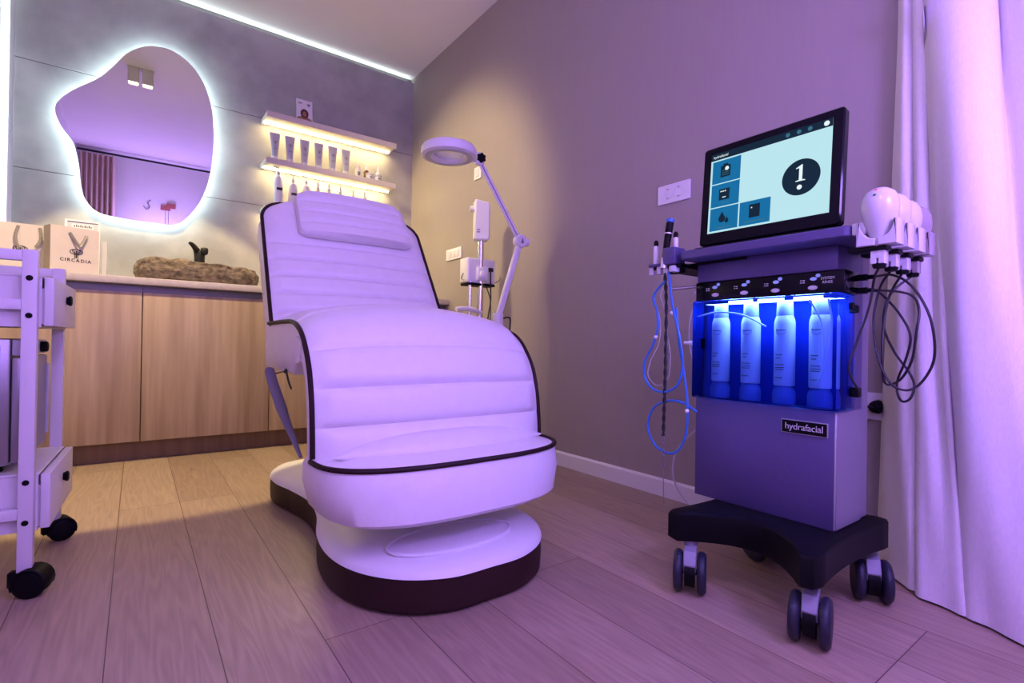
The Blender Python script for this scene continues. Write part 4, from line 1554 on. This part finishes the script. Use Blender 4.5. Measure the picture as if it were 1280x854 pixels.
# bolts on the right posts
bm = B()
for y in (TY0,):
    for z in (0.742, 0.655, 0.268, 0.175):
        lathe(bm, [(0.0062, 0), (0.0066, 0.0012), (0.004, 0.0025), (0.0001, 0.002)], 16, T(TX1 - PW / 2, y - 0.0002, z) @ Matrix.Rotation(R(90), 4, 'X'))
obj('bolt', bm, 'black', tr)
for zt, zb in ((0.752, 0.632), (0.283, 0.150)):
    y0, y1 = TY0 + PW + 0.001, TY1 - PW - 0.001
    x1 = -0.160
    bm = B()
    box(bm, TX0, x1 - 0.022, y0, y0 + 0.004, zb, zt - 0.006)
    box(bm, TX0, x1 - 0.022, y1 - 0.004, y1, zb, zt - 0.006)
    box(bm, TX0, TX0 + 0.004, y0 + 0.004, y1 - 0.004, zb, zt - 0.006)
    box(bm, TX0, x1 - 0.020, y0, y1, zt - 0.006, zt, 0.002, 1)
    box(bm, TX0, x1 - 0.022, y0, y1, zb - 0.003, zb)
    obj('tray', bm, 'trolley_white', tr, smooth=False)
    bm = B()
    box(bm, x1 - 0.018, x1, y0, y1, zb, zt - 0.004, 0.002, 2)
    box(bm, TX0 + 0.02, x1 - 0.018, y0 + 0.006, y1 - 0.006, zb + 0.004, zt - 0.03)
    dr = obj('drawer', bm, 'trolley_white', tr)
    kb = B()
    lathe(kb, [(0.010, 0), (0.011, 0.003), (0.0135, 0.006), (0.0135, 0.010), (0.010, 0.012)], 20, T(x1, (y0 + y1) / 2 + 0.01, (zb + zt) / 2 + 0.012) @ Matrix.Rotation(R(90), 4, 'Y'))
    obj('knob', kb, 'black', dr)
for x in (TX0 + PW / 2, TX1 - PW / 2):
    for y in (TY0 + PW / 2, TY1 - PW / 2):
        mx = T(x, y, 0) @ Matrix.Rotation(R(-14 if y < 1.8 else 20), 4, 'Z')
        bm = B()
        hood = [(0.034 * math.cos(R(a)) + 0.014, 0.034 + 0.036 * math.sin(R(a))) for a in range(-20, 201, 20)]
        hood2 = [(0.028 * math.cos(R(a)) + 0.014, 0.034 + 0.030 * math.sin(R(a))) for a in range(200, -21, -20)]
        prism(bm, hood + hood2, lambda a, b, d: mx @ Vector((a, d, b)), -0.026, 0.026, bev=0.002)
        box(bm, -0.03, 0.004, -0.010, 0.010, 0.025, 0.062, 0.003, 1, mx)
        cst = obj('castor', bm, 'black', tr)
        for s in (-1, 1):
            bm = B()
            lathe(bm, [(0.0001, -0.009), (0.018, -0.010), (0.028, -0.009), (0.0325, -0.005), (0.033, 0), (0.0325, 0.005), (0.028, 0.008), (0.012, 0.009)], 30, mx @ T(0.014, s * 0.014, 0.0332) @ Matrix.Rotation(R(-90 * s), 4, 'X'))
            obj('wheel', bm, 'black', cst)

tw = thing('towel_warmer', 'grey metal towel warmer box with black knob on the lower trolley shelf', 'towel warmer', (-0.36, 1.83, 0.284))
wx0, wx1, wy0, wy1 = -0.52, -0.238, 1.665, 1.985
bm = B()
box(bm, wx0, wx1, wy0, wy1, 0.300, 0.600, 0.006, 2)
obj('body', bm, 'metal_dark', tw)
bm = B()
box(bm, wx1 + 0.001, wx1 + 0.020, wy0 + 0.004, wy1 - 0.004, 0.305, 0.556, 0.004, 2)
door = obj('door', bm, 'metal_dark', tw)
obj('handle', box(B(), wx1 + 0.018, wx1 + 0.026, wy1 - 0.012, wy1 - 0.005, 0.33, 0.53, 0.002, 1), 'tube', door)
bm = B()
box(bm, wx1 + 0.001, wx1 + 0.018, wy0 + 0.004, wy1 - 0.004, 0.560, 0.598, 0.003, 2)
cp_ = obj('control_panel', bm, 'tube', tw)
bm = B()
lathe(bm, [(0.015, 0), (0.014, 0.014), (0.011, 0.016)], 20, T(wx1 + 0.018, 1.90, 0.579) @ Matrix.Rotation(R(90), 4, 'Y'))
obj('knob', bm, 'black', cp_)
obj('power_switch', box(B(), wx1 + 0.0175, wx1 + 0.021, 1.76, 1.80, 0.569, 0.589, 0.001, 1), 'black', cp_)
for x in (wx0 + 0.03, wx1 - 0.03):
    for y in (wy0 + 0.03, wy1 - 0.03):
        obj('foot', lathe(B(), [(0.014, 0.2842), (0.016, 0.287), (0.016, 0.3005)], 14, T(x, y, 0)), 'black', tw)
obj('side_gap', box(B(), -0.262, -0.256, wy0 - 0.002, wy0 + 0.002, 0.315, 0.585, 0.001, 1), 'black', tw)  # black strip colours in the dark gap between the side panels
for o_ in (tr, tw):
    rm = T(-0.2, 1.62, 0) @ Matrix.Rotation(R(-2.0), 4, 'Z') @ T(0.2, -1.62, 0)
    o_.location = rm @ o_.location
    o_.rotation_euler = (0, 0, R(-2.0))

# ------------------------------------------------------------------ facial steamer behind the chair
SXX, SYY = 1.545, 2.40
st = thing('facial_steamer', 'white facial steamer on a chrome pole behind the chair by the right wall', 'steamer', (SXX, SYY, 0))
bm = B()
lathe(bm, [(0.15, 0.012), (0.155, 0.02), (0.15, 0.045), (0.06, 0.065), (0.03, 0.075), (0.022, 0.12)], 32, T(SXX, SYY, 0))
lathe(bm, [(0.12, 0.0), (0.125, 0.012)], 32, T(SXX, SYY, 0))
obj('base', bm, 'white_plastic', st)
bm = B()
cyl(bm, (SXX, SYY, 0.10), (SXX, SYY, 1.24), 0.0165, 20)
obj('pole', bm, 'chrome', st)
bm = B()
cyl(bm, (SXX - 0.068, SYY + 0.0, 0.30), (SXX - 0.068, SYY + 0.0, 0.945), 0.010, 16)
box(bm, SXX - 0.075, SXX, SYY - 0.006, SYY + 0.006, 0.34, 0.352, 0.002, 1)
obj('side_pole', bm, 'chrome', st)
bm = B()
box(bm, SXX - 0.092, SXX + 0.092, SYY - 0.012, SYY + 0.075, 0.940, 1.078, 0.010, 3)
hb = obj('water_unit', bm, 'white_plastic', st)
bm = B()
box(bm, SXX - 0.036, SXX + 0.036, SYY - 0.030, SYY - 0.010, 0.952, 1.030, 0.006, 2)
lathe(bm, [(0.026, 0), (0.025, 0.010), (0.016, 0.014)], 20, T(SXX, SYY - 0.030, 0.985) @ Matrix.Rotation(R(90), 4, 'X'))
obj('clamp', bm, 'white_plastic', hb)
bm = B()
box(bm, SXX - 0.088, SXX + 0.088, SYY - 0.016, SYY + 0.07, 0.926, 0.940, 0.003, 2)
obj('unit_tray', bm, 'black', hb)
for s in (-1, 1):
    bm = B()
    tube(bm, crv([(SXX + s * 0.09, SYY + 0.02, 0.955), (SXX + s * 0.115, SYY + 0.01, 0.958), (SXX + s * 0.125, SYY - 0.01, 0.972), (SXX + s * 0.122, SYY - 0.02, 0.985)], 5), 0.004, 8)
    obj('hook', bm, 'chrome', hb)
bm = B()
hm = T(SXX, SYY, 1.19) @ Matrix.Rotation(R(-24), 4, 'Z')
prism(bm, [(-0.042, 0.0), (-0.030, -0.012), (0.034, -0.012), (0.044, 0.0), (0.044, 0.185), (0.038, 0.20), (-0.036, 0.214), (-0.042, 0.205)], lambda a, b, d: hm @ Vector((a, d, b)), -0.036, 0.036, bev=0.008)
hd = obj('steam_head', bm, 'white_plastic', st)
bm = B()
lathe(bm, [(0.016, 0), (0.018, 0.012), (0.014, 0.022)], 18, hm @ T(-0.042, 0.0, 0.165) @ Matrix.Rotation(R(-90), 4, 'Y'))
obj('nozzle', bm, 'white_plastic', hd)
bm = B()
bmesh.ops.create_uvsphere(bm, u_segments=12, v_segments=6, radius=0.006, matrix=hm @ T(0.004, -0.012, 0.2065))
obj('top_button', bm, 'black', hd)
bm = B()
box(bm, -0.030, -0.012, -0.0372, -0.0358, 0.028, 0.034, mx=hm)
box(bm, -0.030, -0.012, -0.0372, -0.0358, 0.040, 0.046, mx=hm)
obj('print', bm, 'ink_grey', hd, smooth=False)
bm = B()
box(bm, SXX + 0.036, SXX + 0.068, SYY - 0.030, SYY - 0.012, 1.008, 1.030, 0.004, 2)
tube(bm, crv([(SXX + 0.052, SYY - 0.024, 1.01), (SXX + 0.052, SYY - 0.026, 0.93), (SXX + 0.05, SYY - 0.03, 0.84), (SXX + 0.035, SYY - 0.03, 0.75), (SXX + 0.02, SYY - 0.025, 0.6), (SXX + 0.03, SYY - 0.02, 0.3), (SXX + 0.03, SYY, 0.08)], 8), 0.004, 8)
tube(bm, crv([(SXX + 0.06, SYY + 0.03, 0.93), (SXX + 0.075, SYY + 0.01, 0.85), (SXX + 0.055, SYY - 0.02, 0.74), (SXX + 0.03, SYY - 0.02, 0.62)], 8), 0.003, 8)
obj('power_cord', bm, 'cable', st)
bm = B()
tube(bm, crv([(SXX, SYY - 0.012, 0.775), (SXX - 0.06, SYY - 0.02, 0.79), (SXX - 0.13, SYY - 0.03, 0.792), (SXX - 0.17, SYY - 0.03, 0.786)], 6), 0.013, 10, flat=0.8)
obj('side_arm', bm, 'white_plastic', st)

# ------------------------------------------------------------------ magnifier lamp
LY = 2.05
ml = thing('magnifying_lamp', 'white ring magnifying lamp on a jointed arm above the chair', 'lamp', (1.42, LY, 0))
lc = Vector((1.138, LY, 1.452))
bm = B()
lathe(bm, [(0.078, 0.004), (0.083, 0.0), (0.110, 0.0), (0.124, 0.006), (0.1265, 0.016), (0.1255, 0.036), (0.118, 0.047), (0.10, 0.050), (0.072, 0.046), (0.068, 0.038), (0.068, 0.012), (0.078, 0.004)], 56, T(*lc), cap0=False, cap1=False)
hd = obj('ring_head', bm, 'white_plastic', ml)
obj('lens', lathe(B(), [(0.0685, 0.018), (0.0685, 0.024), (0.045, 0.0275), (0.001, 0.029)], 40, T(*lc)), 'glass', hd)
obj('diffuser', lathe(B(), [(0.084, -0.0012), (0.109, -0.0012), (0.109, 0.001), (0.084, 0.001), (0.084, -0.0012)], 48, T(*lc), cap0=False, cap1=False), 'tube', hd)
j0 = Vector((1.302, LY, 1.477))
j1 = Vector((1.553, LY, 1.124))
j2 = Vector((1.425, LY, 0.735))
bm = B()
cyl(bm, (1.26, LY, 1.474), (1.285, LY, 1.477), 0.012, 14)
box(bm, 1.280, 1.325, LY - 0.014, LY + 0.014, 1.455, 1.512, 0.006, 2)
obj('head_joint', bm, 'white_plastic', ml)
bm = B()
pts_ = []
for k in range(12):
    r_ = 0.024 if k % 2 else 0.018
    pts_.append((r_ * math.cos(R(30 * k)), r_ * math.sin(R(30 * k))))
prism(bm, pts_, lambda a, b, d: (1.300 + a, LY - 0.014 - d, 1.483 + b), 0.0, 0.018, bev=0.003)
obj('knob', bm, 'black', ml)
du = (j1 - j0).normalized()
for s in (-1, 1):
    q = du.cross(Vector((0, 1, 0))).normalized() * 0.0085 * s
    bm = B()
    cyl(bm, j0 + du * 0.02 + q, j1 - du * 0.02 + q, 0.006, 12)
    obj('arm_rod', bm, 'white_plastic', ml)
bm = B()
tube(bm, [j0 + du * 0.02, j1 - du * 0.02], 0.0028, 6)
obj('arm_cord', bm, 'ink_grey', ml)
bm = B()
lathe(bm, [(0.030, -0.02), (0.034, -0.014), (0.034, 0.014), (0.030, 0.02)], 24, T(*j1) @ Matrix.Rotation(R(90), 4, 'X'))
lathe(bm, [(0.020, 0), (0.022, 0.02), (0.016, 0.026)], 18, T(j1.x + 0.026, LY, j1.z) @ Matrix.Rotation(R(90), 4, 'Y'))
el = obj('elbow', bm, 'white_plastic', ml)
prism(bm := B(), [(-0.009, -0.012), (0.009, -0.012), (0.002, 0.018)], lambda a, b, d: (j1.x + a, LY - 0.0205 - d, j1.z + b), 0, 0.001)
obj('triangle_mark', bm, 'ink_grey', el, smooth=False)
bm = B()
dl = (j2 - j1).normalized()
mxl = align(j1 + dl * 0.02, dl)
box(bm, -0.0135, 0.0135, -0.012, 0.012, 0, (j2 - j1).length - 0.02, 0.003, 2, mxl)
obj('lower_arm', bm, 'white_plastic', ml)
bm = B()
cyl(bm, (j2.x, LY, 0.69), (j2.x, LY, 0.755), 0.026, 20, bev=0.004)
cyl(bm, (j2.x, LY, 0.05), (j2.x, LY, 0.70), 0.015, 18)
obj('post', bm, 'white_plastic', ml)
bm = B()
lathe(bm, [(0.115, 0.0), (0.12, 0.006), (0.118, 0.03), (0.03, 0.05)], 32, T(j2.x, LY, 0))
obj('base', bm, 'white_plastic', ml)
bm = B()
tube(bm, crv([(j2.x + 0.024, LY - 0.01, 0.73), (j2.x + 0.05, LY - 0.02, 0.735), (j2.x + 0.06, LY - 0.02, 0.70), (j2.x + 0.05, LY, 0.45), (j2.x + 0.045, LY, 0.03)], 8), 0.004, 8)
obj('cord', bm, 'cable', ml)

# ------------------------------------------------------------------ sockets and switch on the right wall
def wall_plate(name, lab, cat, y0, y1, z0, z1, mods, kind, plug=None):
    t = thing(name, lab, cat, (XR, (y0 + y1) / 2, (z0 + z1) / 2))
    bm = B()
    prism(bm, rounded(y0, y1, z0, z1, 0.004, 3), lambda a, b, d: (XR - d, a, b), 0.0002, 0.009, bev=0.0015)
    pl_ = obj('plate', bm, 'white_plastic', t)
    zc = (z0 + z1) / 2
    for yc_ in mods:
        if kind == 'socket':
            bm = B()
            lathe(bm, [(0.0225, 0.0088), (0.0225, 0.0106), (0.0195, 0.0106), (0.0185, 0.0060), (0.0001, 0.0060)], 28, T(XR, yc_, zc) @ Matrix.Rotation(R(-90), 4, 'Y'), cap0=False)
            so = obj('socket', bm, 'white_plastic', t)
            for s in (-1, 1):
                bm = B()
                cyl(bm, (XR - 0.0062, yc_ + s * 0.0095, zc), (XR - 0.0068, yc_ + s * 0.0095, zc), 0.0028, 10)
                obj('pin_hole', bm, 'ink', so)
            bm = B()
            box(bm, XR - 0.0112, XR - 0.0104, yc_ - 0.004, yc_ + 0.004, zc + 0.016, zc + 0.0205)
            box(bm, XR - 0.0112, XR - 0.0104, yc_ - 0.004, yc_ + 0.004, zc - 0.0205, zc - 0.016)
            obj('earth_clip', bm, 'metal_dark', so)
        else:
            w = 0.0205
            obj('rocker', box(B(), XR - 0.0125, XR - 0.008, yc_ - w, yc_ + w, zc - 0.022, zc + 0.022, 0.002, 2), 'trolley_white', t)
    return t


wall_plate('wall_socket', 'white double wall socket left of the machine screen', 'socket', 1.186, 1.337, 1.184, 1.260, (1.236, 1.288), 'socket')
wall_plate('switch_plate', 'white three module switch plate beside the steamer, near the back corner', 'switch', 2.915, 3.118, 1.170, 1.246, (2.965, 3.017, 3.068), 'switch')
wall_plate('light_switch', 'small white switch on the wall just below the lamp joint', 'switch', 2.690, 2.768, 1.643, 1.722, (2.729,), 'switch')
t = wall_plate('wall_socket', 'low white wall socket with a black plug beside the curtain', 'socket', 0.452, 0.594, 0.404, 0.482, (0.495, 0.552), 'socket')
bm = B()
lathe(bm, [(0.0185, 0.0062), (0.019, 0.02), (0.016, 0.040), (0.008, 0.048)], 20, T(XR, 0.552, 0.443) @ Matrix.Rotation(R(-90), 4, 'Y'))
tube(bm, crv([(XR - 0.046, 0.552, 0.443), (XR - 0.055, 0.575, 0.44), (XR - 0.05, 0.605, 0.38), (XR - 0.05, 0.63, 0.22), (XR - 0.08, 0.64, 0.17), (1.52, 0.64, 0.215)], 8), 0.0035, 8)
solo('mains_plug', bm, 'black', 'black plug and cable in the low wall socket behind the machine', 'plug', loc=(XR, 0.552, 0.443))

# ------------------------------------------------------------------ curtains
def curtain_mesh(top, bot, z_top, z_mid, nz=40, n=8, thick=0.004, flare=None):
    bm = B()
    a = crv([Vector((x, y, 0)) for x, y in top], n)
    b = crv([Vector((x, y, 0)) for x, y in bot], n)
    rows = []
    for k in range(nz + 1):
        z = 0.006 + (z_top - 0.006) * (k / nz) ** 1.15
        t_ = min(1, z / z_mid)
        row = []
        for i, (p, q) in enumerate(zip(a, b)):
            v = q.lerp(p, t_ ** 0.85)
            w = 0.004 * math.sin(z * 9 + i * 0.35) * (1 - t_) + 0.010 * math.sin(i * 0.21 + 2 * z) * math.exp(-z / 0.18)
            row.append(Vector((v.x + w, v.y, z)))
        rows.append(row)
    g = [[bm.verts.new(p) for p in r_] for r_ in rows]
    for k in range(nz):
        for i in range(len(a) - 1):
            bm.faces.new((g[k][i], g[k][i + 1], g[k + 1][i + 1], g[k + 1][i]))
    bmesh.ops.recalc_face_normals(bm, faces=list(bm.faces))
    bmesh.ops.solidify(bm, geom=list(bm.faces), thickness=thick)
    return bm


top = [(1.716, 0.512), (1.690, 0.502), (1.655, 0.482), (1.668, 0.474), (1.690, 0.474), (1.668, 0.466), (1.648, 0.452), (1.655, 0.440), (1.685, 0.448), (1.64, 0.435), (1.575, 0.404),
       (1.548, 0.36), (1.552, 0.315), (1.585, 0.293), (1.63, 0.30), (1.59, 0.275), (1.545, 0.235), (1.525, 0.19), (1.54, 0.14), (1.60, 0.12), (1.57, 0.08), (1.50, 0.04), (1.49, -0.03), (1.56, -0.08), (1.52, -0.15), (1.55, -0.22)]
bot = [(1.716, 0.552), (1.680, 0.528), (1.635, 0.485), (1.598, 0.448), (1.580, 0.424), (1.655, 0.436), (1.572, 0.415), (1.545, 0.385), (1.528, 0.345), (1.520, 0.313), (1.610, 0.338),
       (1.525, 0.308), (1.495, 0.265), (1.480, 0.215), (1.470, 0.16), (1.475, 0.12), (1.53, 0.11), (1.48, 0.07), (1.46, 0.02), (1.50, -0.03), (1.49, -0.07), (1.45, -0.10), (1.46, -0.15), (1.52, -0.18), (1.49, -0.22), (1.53, -0.27)]
cu = thing('curtain', 'long white linen curtain hanging in folds at the right edge of the room', 'curtain', (1.62, 0.3, 0))
obj('drape', curtain_mesh(top, bot, 2.60, 1.5), 'curtain', cu, angle=70)
bm = B()
tube(bm, [(1.60, -0.28, 2.63), (1.60, 0.28, 2.63), (1.68, 0.52, 2.63)], 0.010, 8)
obj('track', bm, 'white_trim', cu)
lt, lbt = [], []
x = -0.545
for i in range(15):
    lt.append((x + 0.0235 * i, -0.16 + (0.028 if i % 2 else -0.028)))
    lbt.append((x + 0.0235 * i, -0.16 + (0.034 if i % 2 else -0.03)))
cu2 = thing('curtain', 'taupe pleated curtain gathered in the corner, seen only in the mirror', 'curtain', (-0.4, -0.16, 0))
obj('drape', curtain_mesh(lt, lbt, 2.69, 2.0), 'curtain_taupe', cu2, angle=70)
bm = B()
tube(bm, [(-0.56, -0.16, 2.715), (0.9, -0.16, 2.715)], 0.012, 8)
obj('track', bm, 'dark', cu2)

# small ornaments on the front wall, seen only in the mirror
t = thing('wall_ornament', 'dusty pink wall ornament of two small plates with hanging strings, seen in the mirror', 'ornament', (0.29, YF, 2.2))
bm = B()
box(bm, 0.22, 0.32, YF + 0.002, YF + 0.02, 2.18, 2.24, 0.003, 1)
box(bm, 0.28, 0.37, YF + 0.012, YF + 0.03, 2.21, 2.27, 0.003, 1)
obj('plate', bm, 'wall_art_red', t)
bm = B()
for dx in (0.27, 0.30):
    tube(bm, [(dx, YF + 0.01, 2.18), (dx, YF + 0.01, 1.5)], 0.0025, 6)
obj('string', bm, 'metal_dark', t)
t = thing('wall_hook', 'small curled wire hook on the pale wall, seen in the mirror', 'hook', (0.08, YF, 2.06))
bm = B()
tube(bm, crv([(0.05, YF + 0.006, 2.20), (0.08, YF + 0.012, 2.16), (0.11, YF + 0.012, 2.20), (0.09, YF + 0.01, 2.24), (0.12, YF + 0.008, 2.28)], 6), 0.005, 8)
obj('hook', bm, 'metal_dark', t)
